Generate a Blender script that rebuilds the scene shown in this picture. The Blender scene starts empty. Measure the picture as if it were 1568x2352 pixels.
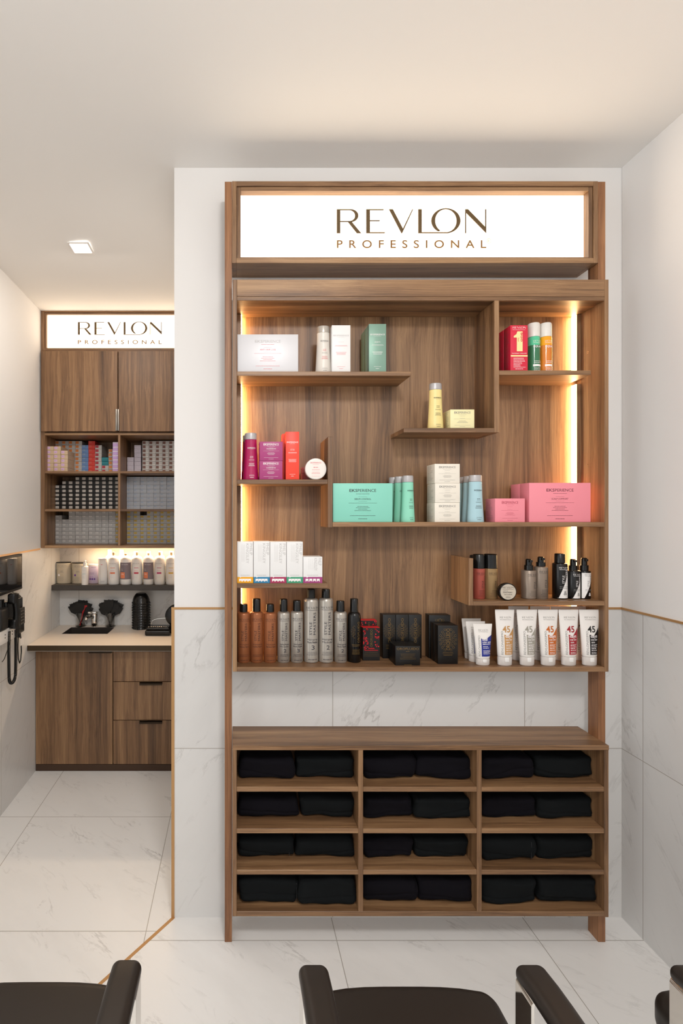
import bpy, bmesh, math, random
from mathutils import Vector, Matrix
random.seed(7)
SC = bpy.context.scene
COL = SC.collection
F = 1180.0; CX = 538.0; CY = 1183.0; CH = 1.6          # focal length (px), vanishing point, camera height

# ------------------------------------------------------------------ camera, world, lights, exposure
cam = bpy.data.cameras.new('camera'); camo = bpy.data.objects.new('camera', cam); COL.objects.link(camo)
camo.location = (0, 0, CH); camo.rotation_euler = (math.pi/2, 0, 0)
cam.sensor_fit = 'HORIZONTAL'; cam.sensor_width = 36.0
cam.lens = F/1568*36
cam.shift_x = (784-CX)/1568; cam.shift_y = (CY-1176)/1568
cam.clip_start = 0.02; cam.clip_end = 60
SC.camera = camo
SC.view_settings.view_transform = 'Standard'; SC.view_settings.look = 'None'
SC.view_settings.exposure = -0.06; SC.view_settings.gamma = 1.0
SC.view_settings.use_curve_mapping = False
w = bpy.data.worlds.new('world'); SC.world = w; w.use_nodes = True
w.node_tree.nodes['Background'].inputs[0].default_value = (0.965, 0.985, 1.0, 1)
w.node_tree.nodes['Background'].inputs[1].default_value = 0.92
def area(name, loc, rot, sx, sy, power, col):
    l = bpy.data.lights.new(name, 'AREA'); l.shape = 'RECTANGLE'; l.size = sx; l.size_y = sy
    l.energy = power; l.color = col
    o = bpy.data.objects.new(name, l); COL.objects.link(o); o.location = loc; o.rotation_euler = rot
    return o
area('ceiling_lamp_light', (0.35, -0.25, 2.93), (math.radians(25), 0, 0), 0.35, 0.35, 33, (1.0, 0.985, 0.965))
area('added_left_daylight', (-3.4, -0.3, 1.5), (0, math.radians(-90), 0), 2.4, 2.4, 45, (0.93, 0.97, 1.0))  # added lamp, unseen at left, to lift right wall, floor and ceiling
area('ceiling_lamp_light', (0.2, -1.9, 2.90), (math.radians(35), 0, 0), 1.8, 1.0, 22, (1.0, 0.99, 0.975))
area('ceiling_lamp_light', (-0.72, 2.35, 2.88), (math.radians(12), 0, 0), 0.35, 0.35, 5.0, (1.0, 0.93, 0.85))

# ------------------------------------------------------------------ colour + materials
def lin(c):
    c = c/255.0
    return c/12.92 if c <= 0.04045 else ((c+0.055)/1.055)**2.4
def rgb(r, g, b): return (lin(r), lin(g), lin(b), 1)
MATS = {}
def mat(name, col, rough=0.5, metal=0.0, emis=None, es=0.0, trans=0.0, ior=1.45, coat=0.0, spec=None):
    if name in MATS: return MATS[name]
    m = bpy.data.materials.new(name); m.use_nodes = True
    b = m.node_tree.nodes['Principled BSDF']
    b.inputs['Base Color'].default_value = rgb(*col)
    b.inputs['Roughness'].default_value = rough; b.inputs['Metallic'].default_value = metal
    b.inputs['Transmission Weight'].default_value = trans; b.inputs['IOR'].default_value = ior
    b.inputs['Coat Weight'].default_value = coat
    if spec is not None: b.inputs['Specular IOR Level'].default_value = spec
    if emis:
        b.inputs['Emission Color'].default_value = (*emis, 1); b.inputs['Emission Strength'].default_value = es
    MATS[name] = m; return m
def nn(nt, typ, **kw):
    n = nt.nodes.new(typ)
    for k, v in kw.items(): setattr(n, k, v)
    return n
def wood(name, axis, gain=0.82, rough=0.42, tint=(1, 1, 1)):
    m = bpy.data.materials.new(name); m.use_nodes = True; nt = m.node_tree; L = nt.links.new
    b = nt.nodes['Principled BSDF']; b.inputs['Roughness'].default_value = rough
    tc = nn(nt, 'ShaderNodeTexCoord'); oi = nn(nt, 'ShaderNodeObjectInfo')
    off = nn(nt, 'ShaderNodeVectorMath', operation='SCALE'); off.inputs[0].default_value = (3.1, 7.3, 5.7)
    L(oi.outputs['Random'], off.inputs['Scale'])
    add = nn(nt, 'ShaderNodeVectorMath', operation='ADD'); L(tc.outputs['Object'], add.inputs[0]); L(off.outputs[0], add.inputs[1])
    # low frequency warp -> cathedrals and knots
    n0 = nn(nt, 'ShaderNodeTexNoise'); n0.inputs['Scale'].default_value = 1.0; n0.inputs['Detail'].default_value = 1.5
    mp0 = nn(nt, 'ShaderNodeMapping'); sc0 = [7, 7, 7]; sc0[axis] = 2.2; mp0.inputs['Scale'].default_value = sc0
    L(add.outputs[0], mp0.inputs[0]); L(mp0.outputs[0], n0.inputs['Vector'])
    wv = nn(nt, 'ShaderNodeVectorMath', operation='SCALE'); wv.inputs['Scale'].default_value = 0.034
    L(n0.outputs['Color'], wv.inputs[0])
    a2 = nn(nt, 'ShaderNodeVectorMath', operation='ADD'); L(add.outputs[0], a2.inputs[0]); L(wv.outputs[0], a2.inputs[1])
    def noise(along, across, detail, rgh=0.55):
        mp = nn(nt, 'ShaderNodeMapping'); s = [across]*3; s[axis] = along; mp.inputs['Scale'].default_value = s
        n = nn(nt, 'ShaderNodeTexNoise'); n.inputs['Scale'].default_value = 1.0; n.inputs['Detail'].default_value = detail
        n.inputs['Roughness'].default_value = rgh
        L(a2.outputs[0], mp.inputs[0]); L(mp.outputs[0], n.inputs['Vector']); return n
    A = noise(0.45, 24, 5.0, .62); Bn = noise(3.0, 210, 4.0, .75); Cn = noise(0.25, 9.0, 1.0)
    m1 = nn(nt, 'ShaderNodeMath', operation='MULTIPLY_ADD'); L(A.outputs['Fac'], m1.inputs[0]); m1.inputs[1].default_value = 0.62
    m2 = nn(nt, 'ShaderNodeMath', operation='MULTIPLY'); L(Bn.outputs['Fac'], m2.inputs[0]); m2.inputs[1].default_value = 0.42
    L(m2.outputs[0], m1.inputs[2])
    m3 = nn(nt, 'ShaderNodeMath', operation='MULTIPLY_ADD'); L(Cn.outputs['Fac'], m3.inputs[0]); m3.inputs[1].default_value = 0.30; L(m1.outputs[0], m3.inputs[2])
    r = nn(nt, 'ShaderNodeValToRGB'); L(m3.outputs[0], r.inputs[0])
    cr = r.color_ramp; cr.elements[0].position = 0.50; cr.elements[1].position = 0.86
    def g(c): q = rgb(*c); return (q[0]*gain*tint[0], q[1]*gain*tint[1], q[2]*gain*tint[2], 1)
    cr.elements[0].color = g((88, 62, 42)); cr.elements[1].color = g((190, 150, 108))
    e = cr.elements.new(0.62); e.color = g((130, 95, 65)); e = cr.elements.new(0.72); e.color = g((158, 119, 83))
    L(r.outputs[0], b.inputs['Base Color'])
    bp = nn(nt, 'ShaderNodeBump'); bp.inputs['Strength'].default_value = 0.06; bp.inputs['Distance'].default_value = 0.001
    L(Bn.outputs['Fac'], bp.inputs['Height']); L(bp.outputs[0], b.inputs['Normal'])
    MATS[name] = m; return m
WV = wood('walnut_vertical_grain', 2); WH = wood('walnut_horizontal_grain', 0); WD = wood('walnut_depth_grain', 1)
WP = wood('walnut_post_grain', 2, 0.82, tint=(1.08, .88, .78))
def marble(name, ua, va, u0, v0, pu, pv, rough=0.3, gain=1.0, ang=0.9, tint=(1, 0.98, 0.955)):
    """tiled marble; ua/va are the world axes of the tile grid, u0/v0 one joint, pu/pv the pitch"""
    m = bpy.data.materials.new(name); m.use_nodes = True; nt = m.node_tree; L = nt.links.new
    b = nt.nodes['Principled BSDF']; b.inputs['Roughness'].default_value = rough
    geo = nn(nt, 'ShaderNodeNewGeometry'); sp = nn(nt, 'ShaderNodeSeparateXYZ'); L(geo.outputs['Position'], sp.inputs[0])
    def M(op, a, b_=None, c=None):
        n = nn(nt, 'ShaderNodeMath', operation=op)
        for i, v in enumerate((a, b_, c)):
            if v is None: continue
            if isinstance(v, (int, float)): n.inputs[i].default_value = v
            else: L(v, n.inputs[i])
        return n.outputs[0]
    def tile(ax, o, p):
        t = M('DIVIDE', M('SUBTRACT', sp.outputs[ax], o), p)
        fl = M('FLOOR', t); fr = M('SUBTRACT', t, fl)
        d = M('MULTIPLY', M('MINIMUM', fr, M('SUBTRACT', 1.0, fr)), p)      # metres to the nearest joint
        return t, fl, d
    tu, fu, du = tile(ua, u0, pu); tv, fv, dv = tile(va, v0, pv)
    cid = nn(nt, 'ShaderNodeCombineXYZ'); L(fu, cid.inputs[0]); L(fv, cid.inputs[1])
    wn = nn(nt, 'ShaderNodeTexWhiteNoise'); L(cid.outputs[0], wn.inputs['Vector'])
    cv = nn(nt, 'ShaderNodeCombineXYZ'); L(M('MULTIPLY', tu, pu), cv.inputs[0]); L(M('MULTIPLY', tv, pv), cv.inputs[1])
    sc = nn(nt, 'ShaderNodeVectorMath', operation='SCALE'); sc.inputs['Scale'].default_value = 23.0; L(wn.outputs['Color'], sc.inputs[0])
    ad = nn(nt, 'ShaderNodeVectorMath', operation='ADD'); L(cv.outputs[0], ad.inputs[0]); L(sc.outputs[0], ad.inputs[1])
    mp = nn(nt, 'ShaderNodeMapping'); mp.vector_type = 'TEXTURE'
    mp.inputs['Rotation'].default_value = (0, 0, ang); mp.inputs['Scale'].default_value = (1.0, 0.36, 1); L(ad.outputs[0], mp.inputs[0])
    def noise(s, d, dist=0.0, src=None):
        n = nn(nt, 'ShaderNodeTexNoise'); n.inputs['Scale'].default_value = s; n.inputs['Detail'].default_value = d
        n.inputs['Roughness'].default_value = 0.62; n.inputs['Distortion'].default_value = dist
        L(src or mp.outputs[0], n.inputs['Vector']); return n.outputs['Fac']
    def vein(n, wdt):
        a = M('ABSOLUTE', M('SUBTRACT', n, 0.5)); return M('SUBTRACT', 1.0, M('MINIMUM', M('DIVIDE', a, wdt), 1.0))
    v1 = vein(noise(1.5, 9, 0.4), 0.014); v2 = vein(noise(3.1, 7, 0.8), 0.016)
    k1 = M('MULTIPLY', M('MAXIMUM', M('SUBTRACT', noise(2.4, 3), 0.47), 0.0), 4.5)
    k2 = M('MULTIPLY', M('MAXIMUM', M('SUBTRACT', noise(3.7, 3), 0.54), 0.0), 3.5)
    cloud = M('MULTIPLY', M('MAXIMUM', M('SUBTRACT', noise(1.3, 5), 0.5), 0.0), 0.8)
    vv = M('MINIMUM', M('ADD', M('ADD', M('MULTIPLY', v1, k1), M('MULTIPLY', v2, k2)), cloud), 1.0)
    mx = nn(nt, 'ShaderNodeMix', data_type='RGBA'); L(M('MULTIPLY', vv, 0.55), mx.inputs['Factor'])
    base = tuple(0.80*gain*t for t in tint); ve = (0.33, 0.31, 0.29)
    mx.inputs['A'].default_value = (*base, 1); mx.inputs['B'].default_value = (*ve, 1)
    gr = M('LESS_THAN', M('MINIMUM', du, dv), 0.0014)
    mg = nn(nt, 'ShaderNodeMix', data_type='RGBA'); L(gr, mg.inputs['Factor']); L(mx.outputs['Result'], mg.inputs['A'])
    mg.inputs['B'].default_value = (0.42, 0.38, 0.34, 1)
    L(mg.outputs['Result'], b.inputs['Base Color'])
    MATS[name] = m; return m
TFL = marble('floor_marble_left', 0, 1, -0.339, 1.975, 0.729, 0.749, 0.33, 1.15, -0.7)
TFR = marble('floor_marble_right', 0, 1, 0.385, 1.9324, 0.76, 0.75, 0.33, 1.16, -0.7)
TWB = marble('wall_marble_back', 0, 2, 0.391, 0.672, 0.763, 0.75, 0.28, 0.95, 0.95)
TWR = marble('wall_marble_right', 1, 2, 1.936, 0.672, 0.75, 0.75, 0.28, 0.93, 0.95)
TWL = marble('wall_marble_left', 1, 2, 3.489, 0.71, 0.75, 0.75, 0.28, 0.93, 0.95)
TWN = marble('wall_marble_niche', 0, 2, -1.106, 0.71, 0.75, 0.75, 0.28, 0.95, 0.95)
PAINT = mat('wall_paint', (238, 235, 232), 0.85)
CEILP = mat('ceiling_paint', (240, 237, 233), 0.9)
BRASS = mat('brass_strip', (192, 148, 98), 0.42, 0.35)
DKBR = mat('dark_bronze', (72, 58, 40), 0.38, 0.5)
WHITE = mat('white_plastic', (236, 232, 228), 0.35)
BLACK = mat('black_plastic', (14, 13, 12), 0.25)
BLKM = mat('black_matte', (22, 20, 19), 0.55)
CHROME = mat('chrome', (220, 216, 210), 0.08, 1.0)
STEEL = mat('brushed_steel', (150, 144, 136), 0.32, 0.9)
GREYCAP = mat('grey_cap', (176, 172, 172), 0.35, 0.2)
LED = mat('warm_led', (255, 230, 190), 0.5, emis=(1.0, 0.62, 0.28), es=30.0)
SIGNP = mat('lit_sign_panel', (255, 250, 240), 0.5, emis=(1.0, 0.80, 0.58), es=2.7)
SIGNL = mat('sign_letter_brown', (96, 74, 42), 0.5)
SIGNS = mat('sign_letter_tan_bloom', (140, 100, 54), 0.5)  # small letters: panel bloom painted in as a lighter, more orange brown
SIGNR = mat('sign_mark_pale', (214, 160, 96), 0.5)
LAMP = mat('lamp_glow', (255, 255, 255), 0.5, emis=(1, 0.95, 0.88), es=5.0)
GLASS = mat('clear_glass', (255, 255, 255), 0.03, trans=1.0, ior=1.45)
LEATHER = mat('black_leather', (40, 33, 28), 0.42)
COUNTER = mat('counter_stone', (226, 214, 200), 0.35)
SLATE = mat('slate_shelf', (66, 61, 58), 0.5)

# ------------------------------------------------------------------ geometry collector
FONTC = {}
def text2d(s, spacing=1.0, bold=0.0):
    bold = min(bold, 0.0 if 'M' in s or 'm' in s else 0.016)
    key = (s, spacing, bold)
    if key in FONTC: return FONTC[key]
    cu = bpy.data.curves.new('t', 'FONT'); cu.body = s; cu.size = 1.0; cu.resolution_u = 6 if spacing > 1.5 or len(s) < 3 else 2; cu.space_character = spacing; cu.offset = bold
    cu.fill_mode = 'FRONT'
    o = bpy.data.objects.new('t', cu); COL.objects.link(o)
    dg = bpy.context.evaluated_depsgraph_get(); me = o.evaluated_get(dg).to_mesh()
    vs = [(v.co.x, v.co.y) for v in me.vertices]; fs = [tuple(p.vertices) for p in me.polygons]
    o.evaluated_get(dg).to_mesh_clear(); bpy.data.objects.remove(o); bpy.data.curves.remove(cu)
    x0 = min(v[0] for v in vs); x1 = max(v[0] for v in vs)
    CAP = 0.729
    vs = [((x-x0)/CAP, y/CAP) for x, y in vs]
    FONTC[key] = (vs, fs, (x1-x0)/CAP); return FONTC[key]
def logo2d():
    """the word mark on the signs: unit cap height, as polygons"""
    P = []
    T, Bm = 253.0, 427.0
    P.append([(859, Bm), (884, Bm), (884, T), (859, T)])
    # R bowl
    out = [(884, T)]; inn = [(884, T+7)]
    for k in range(0, 13):
        a = math.pi/2 - math.pi*k/12
        out.append((958+56*math.cos(a), 299.5-46.5*math.sin(a))); inn.append((950+40*math.cos(a), 299.5-39.5*math.sin(a)))
    out.append((884, 346)); inn.append((884, 339))
    for i in range(len(out)-1): P.append([out[i], out[i+1], inn[i+1], inn[i]])
    P.append([(938, 344), (966, 344), (1034, Bm), (1003, Bm)])
    P += [[(1070, Bm), (1097, Bm), (1097, T), (1070, T)], [(1097, T+7), (1193, T+7), (1197, T), (1097, T)],
          [(1097, 340), (1166, 340), (1168, 333), (1097, 333)], [(1097, Bm), (1202, Bm), (1206, Bm-7), (1097, Bm-7)]]
    P += [[(1233, T), (1261, T), (1333, 393), (1322, Bm)], [(1322, Bm), (1333, 393), (1400, T), (1407, T), (1328, Bm)]]
    P += [[(1443, Bm), (1468, Bm), (1468, T), (1443, T)], [(1468, Bm), (1660, Bm), (1650, Bm-7), (1468, Bm-7)]]
    cx, cy = 1641.0, 336.5; n = 40; a0 = math.radians(247); a1 = math.radians(-82)
    pr = None
    for k in range(n+1):
        a = a0 + (a1-a0)*k/n
        o = (cx+104.5*math.cos(a), cy-90.5*math.sin(a)); q = (cx+77*math.cos(a), cy-84*math.sin(a))
        if k == 0: q = o = (1600, 408)
        if pr: P.append([pr[0], o, q, pr[1]])
        pr = (o, q)
    dx = 1442.6
    N = [(337, 427), (337, 253), (357, 253), (480, 381), (480, 253), (488, 253), (488, 427), (344, 279), (344, 427)]
    N = [(x+dx, y) for x, y in N]
    P += [[N[0], N[1], N[7], N[8]], [N[1], N[2], N[3], N[7]], [N[7], N[3], N[6]], [N[3], N[4], N[5], N[6]]]
    h = Bm-T; x0 = 859.0
    polys = [[((x-x0)/h, (Bm-y)/h) for x, y in p] for p in P]
    return polys, (1930.6-x0)/h
LOGO, LOGOW = logo2d()

class G:
    def __init__(s): s.v = []; s.f = []; s.m = []; s.mats = []
    def mi(s, m):
        if m not in s.mats: s.mats.append(m)
        return s.mats.index(m)
    def face(s, pts, m):
        i = len(s.v); s.v += [tuple(p) for p in pts]; s.f.append(tuple(range(i, i+len(pts)))); s.m.append(s.mi(m))
    def add(s, vs, fs, m):
        i = len(s.v); k = s.mi(m); s.v += [tuple(p) for p in vs]
        for f in fs: s.f.append(tuple(i+a for a in f)); s.m.append(k)
    def box(s, x0, x1, y0, y1, z0, z1, m, bev=0.0, seg=2, rot=None, about=None):
        if x0 > x1: x0, x1 = x1, x0
        if y0 > y1: y0, y1 = y1, y0
        if z0 > z1: z0, z1 = z1, z0
        b = bmesh.new()
        vs = [b.verts.new(p) for p in ((x0,y0,z0),(x1,y0,z0),(x1,y1,z0),(x0,y1,z0),(x0,y0,z1),(x1,y0,z1),(x1,y1,z1),(x0,y1,z1))]
        for f in ((3,2,1,0),(4,5,6,7),(0,1,5,4),(1,2,6,5),(2,3,7,6),(3,0,4,7)): b.faces.new([vs[i] for i in f])
        if bev > 0: bmesh.ops.bevel(b, geom=b.edges[:], offset=bev, segments=seg, affect='EDGES', profile=0.5)
        if rot is not None:
            c = Vector(about or ((x0+x1)/2, (y0+y1)/2, (z0+z1)/2))
            for v in b.verts: v.co = rot @ (v.co-c) + c
        b.verts.index_update()
        s.add([v.co[:] for v in b.verts], [tuple(v.index for v in f.verts) for f in b.faces], m); b.free()
    def rbox(s, x0, x1, y0, y1, z0, z1, r, m, n=4, k=4, disp=None):
        """box with big soft radii on a grid, optional displacement"""
        H = [(x1-x0)/2, (y1-y0)/2, (z1-z0)/2]; C = [(x0+x1)/2, (y0+y1)/2, (z0+z1)/2]; rr = [min(r, h*0.98) for h in H]
        def samp(h, q):
            a = [-h + q*(1-math.cos(math.pi/2*i/n)) if False else -h+q*i/n for i in range(n)]
            mid = [-h+q + (2*h-2*q)*i/k for i in range(k+1)]
            return a + mid + [-x for x in reversed(a)]
        S = [samp(H[i], rr[i]) for i in range(3)]
        def pos(p):
            q = [max(-H[i]+rr[i], min(H[i]-rr[i], p[i])) for i in range(3)]
            d = [(p[i]-q[i])/rr[i] for i in range(3)]; l = math.sqrt(sum(t*t for t in d)); 
            if l > 1e-9:
                mx = max(abs(t) for t in d); d = [t/l*mx for t in d]
            p = [q[i]+d[i]*rr[i] for i in range(3)]
            if disp: p = disp(p, H)
            return (p[0]+C[0], p[1]+C[1], p[2]+C[2])
        for ax in range(3):
            u, v = (ax+1) % 3, (ax+2) % 3
            for sg in (-1, 1):
                vs = []; fs = []; nu, nv = len(S[u]), len(S[v])
                for a in S[u]:
                    for b in S[v]:
                        p = [0, 0, 0]; p[ax] = sg*H[ax]; p[u] = a; p[v] = b; vs.append(pos(p))
                for i in range(nu-1):
                    for j in range(nv-1):
                        q = (i*nv+j, (i+1)*nv+j, (i+1)*nv+j+1, i*nv+j+1)
                        fs.append(q if sg > 0 else q[::-1])
                s.add(vs, fs, m)
    def loft(s, cx, cy, secs, m, seg=28, cap0=True, cap1=True, rotz=0.0):
        vs = []; fs = []
        for z, rx, ry in secs:
            for k in range(seg):
                a = 2*math.pi*k/seg; x = rx*math.cos(a); y = ry*math.sin(a)
                vs.append((cx+x*math.cos(rotz)-y*math.sin(rotz), cy+x*math.sin(rotz)+y*math.cos(rotz), z))
        for i in range(len(secs)-1):
            for k in range(seg):
                k2 = (k+1) % seg
                fs.append((i*seg+k, i*seg+k2, (i+1)*seg+k2, (i+1)*seg+k))
        if cap0: fs.append(tuple(range(seg))[::-1])
        if cap1: fs.append(tuple((len(secs)-1)*seg+k for k in range(seg)))
        s.add(vs, fs, m)
    def lathe(s, cx, cy, prof, m, seg=28, **k): s.loft(cx, cy, [(z, r, r) for r, z in prof], m, seg, **k)
    def lathe_y(s, cx, y0, cz, prof, m, seg=36):
        """profile (r, dy) spun about the Y axis"""
        vs = []; fs = []
        for r, d in prof:
            for k in range(seg):
                a = 2*math.pi*k/seg; vs.append((cx+r*math.cos(a), y0+d, cz+r*math.sin(a)))
        for i in range(len(prof)-1):
            for k in range(seg):
                k2 = (k+1) % seg; fs.append((i*seg+k, (i+1)*seg+k, (i+1)*seg+k2, i*seg+k2))
        fs.append(tuple(range(seg))[::-1][::-1]); fs.append(tuple((len(prof)-1)*seg+k for k in range(seg))[::-1])
        s.add(vs, fs, m)
    def tube(s, pts, r, m, seg=8, rf=None):
        P = [Vector(p) for p in pts]; vs = []; fs = []; up = Vector((0.13, 0.31, 0.94)).normalized()
        prev = None
        for i, p in enumerate(P):
            t = (P[min(i+1, len(P)-1)]-P[max(i-1, 0)]).normalized()
            if prev is None: a = t.cross(up).normalized()
            else: a = (prev - t*prev.dot(t)).normalized()
            prev = a; b = t.cross(a); rad = rf(i/(len(P)-1)) if rf else r
            for k in range(seg):
                q = 2*math.pi*k/seg; vs.append(p+a*(rad*math.cos(q))+b*(rad*math.sin(q)))
        for i in range(len(P)-1):
            for k in range(seg):
                k2 = (k+1) % seg; fs.append((i*seg+k, i*seg+k2, (i+1)*seg+k2, (i+1)*seg+k))
        fs.append(tuple(range(seg))[::-1]); fs.append(tuple((len(P)-1)*seg+k for k in range(seg)))
        s.add(vs, fs, m)
    def prism(s, pts, axis, a, b, m):
        """polygon in the two other axes, extruded along axis from a to b"""
        def mk(p, q):
            if axis == 0: return (q, p[0], p[1])
            if axis == 1: return (p[0], q, p[1])
            return (p[0], p[1], q)
        n = len(pts); vs = [mk(p, a) for p in pts]+[mk(p, b) for p in pts]
        fs = [tuple(range(n)), tuple(range(n, 2*n))[::-1]]+[(i, i+n, (i+1) % n+n, (i+1) % n) for i in range(n)]
        bm = bmesh.new(); bv = [bm.verts.new(v) for v in vs]
        for f in fs: bm.faces.new([bv[i] for i in f])
        bmesh.ops.recalc_face_normals(bm, faces=bm.faces[:]); bm.verts.index_update()
        s.add([v.co[:] for v in bm.verts], [tuple(v.index for v in f.verts) for f in bm.faces], m); bm.free()
    # ---- printing on a surface; surf(u, v) -> point
    def text(s, surf, st, u, v, h, m, al='c', rot=False, sp=1.0, width=None, bold=0.0):
        vs, fs, wd = text2d(st, sp, bold); sx = h
        if width: sx = width/wd
        tw = wd*sx; o = {'c': -tw/2, 'l': 0, 'r': -tw}[al]
        out = []
        for x, y in vs:
            a = x*sx+o; b = y*h
            out.append(surf(u+b, v-a) if rot == 'cw' else (surf(u-b, v+a) if rot else surf(u+a, v+b)))
        s.add(out, fs, m)
    def logo(s, surf, u, v, width, m, al='c', rot=False):
        k = width/LOGOW; o = {'c': -width/2, 'l': 0, 'r': -width}[al]
        for p in LOGO:
            q = []
            for x, y in p:
                a = x*k+o; b = y*k
                q.append(surf(u-b, v+a) if rot else surf(u+a, v+b))
            s.face(q[::-1], m)
        return k
    def rect(s, surf, u0, u1, v0, v1, m, n=1):
        for i in range(n):
            a = u0+(u1-u0)*i/n; b = u0+(u1-u0)*(i+1)/n
            s.face([surf(a, v0), surf(b, v0), surf(b, v1), surf(a, v1)], m)
    def lines(s, surf, u, v, rows, h, pitch, wmin, wmax, m, al='c', seed=1, n=1):
        """rows of fine print too small to read: broken strokes"""
        rd = random.Random(seed)
        for i in range(rows):
            wd = rd.uniform(wmin, wmax); a = u-wd/2 if al == 'c' else u; e = a+wd
            vv = v-i*pitch; hh_ = h*.62
            while a < e:
                l = min(rd.uniform(1.0, 3.2)*h, e-a); s.rect(surf, a, a+l, vv, vv+hh_, m, n); a += l+h*0.45
    def link(s, name, parent=None, origin=None, smooth=True, sharp=35):
        o3 = Vector(origin) if origin is not None else (Vector(parent['_o']) if parent is not None else Vector((0, 0, 0)))
        me = bpy.data.meshes.new(name)
        me.from_pydata([(x-o3.x, y-o3.y, z-o3.z) for x, y, z in s.v], [], s.f)
        for m in s.mats: me.materials.append(m)
        me.polygons.foreach_set('material_index', s.m)
        me.validate()
        if smooth:
            b = bmesh.new(); b.from_mesh(me); bmesh.ops.remove_doubles(b, verts=b.verts[:], dist=1e-6); b.to_mesh(me); b.free()
            me.polygons.foreach_set('use_smooth', [True]*len(me.polygons))
            me.set_sharp_from_angle(angle=math.radians(sharp))
        me.update()
        ob = bpy.data.objects.new(name, me); COL.objects.link(ob)
        ob['_o'] = tuple(o3)
        if parent is not None:
            ob.parent = parent
            po = Vector(parent['_o']); ob.location = o3-po
        else: ob.location = o3
        return ob
def tag(o, label, cat, group=None, kind=None):
    if label: o['label'] = label
    if cat: o['category'] = cat
    if group: o['group'] = group
    if kind: o['kind'] = kind
    return o
def thing(name, label, cat, loc, group=None):
    o = bpy.data.objects.new(name, None); COL.objects.link(o); o.location = loc; o['_o'] = tuple(loc)
    o.empty_display_size = 0.05
    return tag(o, label, cat, group)
def st(name, g, **k):
    o = g.link(name, **k); o['kind'] = 'structure'; return o
def dup(root, loc, label=None, group=None):
    r = root.copy(); COL.objects.link(r); r.location = loc; r['_o'] = tuple(loc)
    if label: r['label'] = label
    if group: r['group'] = group
    for ch in list(root.children):
        c = ch.copy(); COL.objects.link(c); c.parent = r
        for g2 in ch.children:
            d = g2.copy(); COL.objects.link(d); d.parent = c
    return r
def X(px, Y): return (px-CX)*Y/F
def Z(py, Y): return CH-(py-CY)*Y/F
def fsurf(x, y, z): return lambda u, v: (x+u, y-0.0005, z+v)          # printing on a flat front face

# ------------------------------------------------------------------ the room
YW = 2.043; XL = -0.239; XR = 1.539; XLL = -1.242; YN = 3.66; YB = -3.2; ZC = 2.982
ZT = 1.231                                                     # top of the marble on back and right walls
def ceil_z(x, y=0.0):
    fx = min(1, max(0, (x-XLL)/(XL-XLL))); fy = min(1, max(0, (3.2-y)/(3.2-2.05)))
    return 2.912+(ZC-2.912)*fx*fy*fy*(3-2*fy)
g = G()
cxs = [-3.6, XLL-0.1, XLL]+[XLL+(XL-XLL)*i/6 for i in range(1, 7)]+[0.6, XR+0.1]; cys = [YB, 0, YW]+[YW+(3.3-YW)*i/8 for i in range(1, 9)]+[YN+0.1]
for dz, fl in ((0, 0), (0.1, 1)):
    for i in range(len(cxs)-1):
        for j in range(len(cys)-1):
            q = [(x, y, (ceil_z(x, y) if not fl else ZC)+dz) for x, y in ((cxs[i], cys[j]), (cxs[i], cys[j+1]), (cxs[i+1], cys[j+1]), (cxs[i+1], cys[j]))]
            g.face(q[::-1] if fl else q, CEILP)
st('ceiling', g, sharp=60)
# floor: split along the diagonal brass strip
D0 = (-0.2407, 2.043); dd = (-0.137, -0.183)
tX = (XLL-0.1-D0[0])/dd[0]; D1 = (XLL-0.1, D0[1]+dd[1]*tX)
g = G()
g.prism([(XLL-0.1, YN+0.1), (XLL-0.1, D1[1]), D0, (XL, YN+0.1)], 2, -0.06, 0.0, TFL)
st('floor', g)
g = G()
g.prism([D0, D1, (-3.6, D1[1]), (-3.6, YB), (XR+0.1, YB), (XR+0.1, YW+0.02), (-0.2407, YW+0.02)], 2, -0.06, 0.0, TFR)
st('floor', g)
g = G(); L_ = math.hypot(*dd); nx, ny = -dd[1]/L_*0.006, dd[0]/L_*0.006
g.prism([(D0[0]+nx, D0[1]+ny), (D0[0]-nx, D0[1]-ny), (D1[0]-nx, D1[1]-ny), (D1[0]+nx, D1[1]+ny)], 2, -0.01, 0.0012, BRASS)
st('trim_1', g)
g = G()      # back wall block with its return to the niche
g.box(XL, XR+0.1, YW, YN+0.1, 0, ZT, TWB); g.box(XL, XR+0.1, YW+0.002, YN+0.1, ZT, ZC+0.05, PAINT)
st('wall_back', g)
g = G()
g.box(XR, XR+0.1, YB, YW, 0, ZT, TWR); g.box(XR+0.002, XR+0.1, YB, YW, ZT, ZC+0.05, PAINT)
st('wall_right', g)
ZTL = 1.382; YBL = 0.9
g = G()
g.box(XLL-0.1, XLL, YBL, YN, 0, ZTL, TWL); g.box(XLL-0.1, XLL-0.002, YBL, YN, ZTL, ZC, PAINT)
st('wall_left', g)
g = G()
g.box(XLL-0.1, XL, YN, YN+0.1, 0, ZTL, TWN); g.box(XLL-0.1, XL, YN+0.002, YN+0.1, ZTL, ZC, PAINT)
st('wall_niche', g)
g = G(); g.box(XL-0.011, XR, YW-0.003, YW+0.004, ZT-0.006, ZT+0.002, BRASS); st('trim_2', g)
g = G(); g.box(XR-0.003, XR+0.004, YB, YW, ZT-0.006, ZT+0.002, BRASS); st('trim_3', g)
g = G(); g.box(XL-0.011, XL+0.001, YW-0.002, YW+0.010, 0, ZT, BRASS); st('trim_4', g)
g = G(); g.box(XLL-0.002, XLL+0.004, YBL, 3.28, ZTL-0.004, ZTL+0.006, BRASS); st('trim_5', g)

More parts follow.
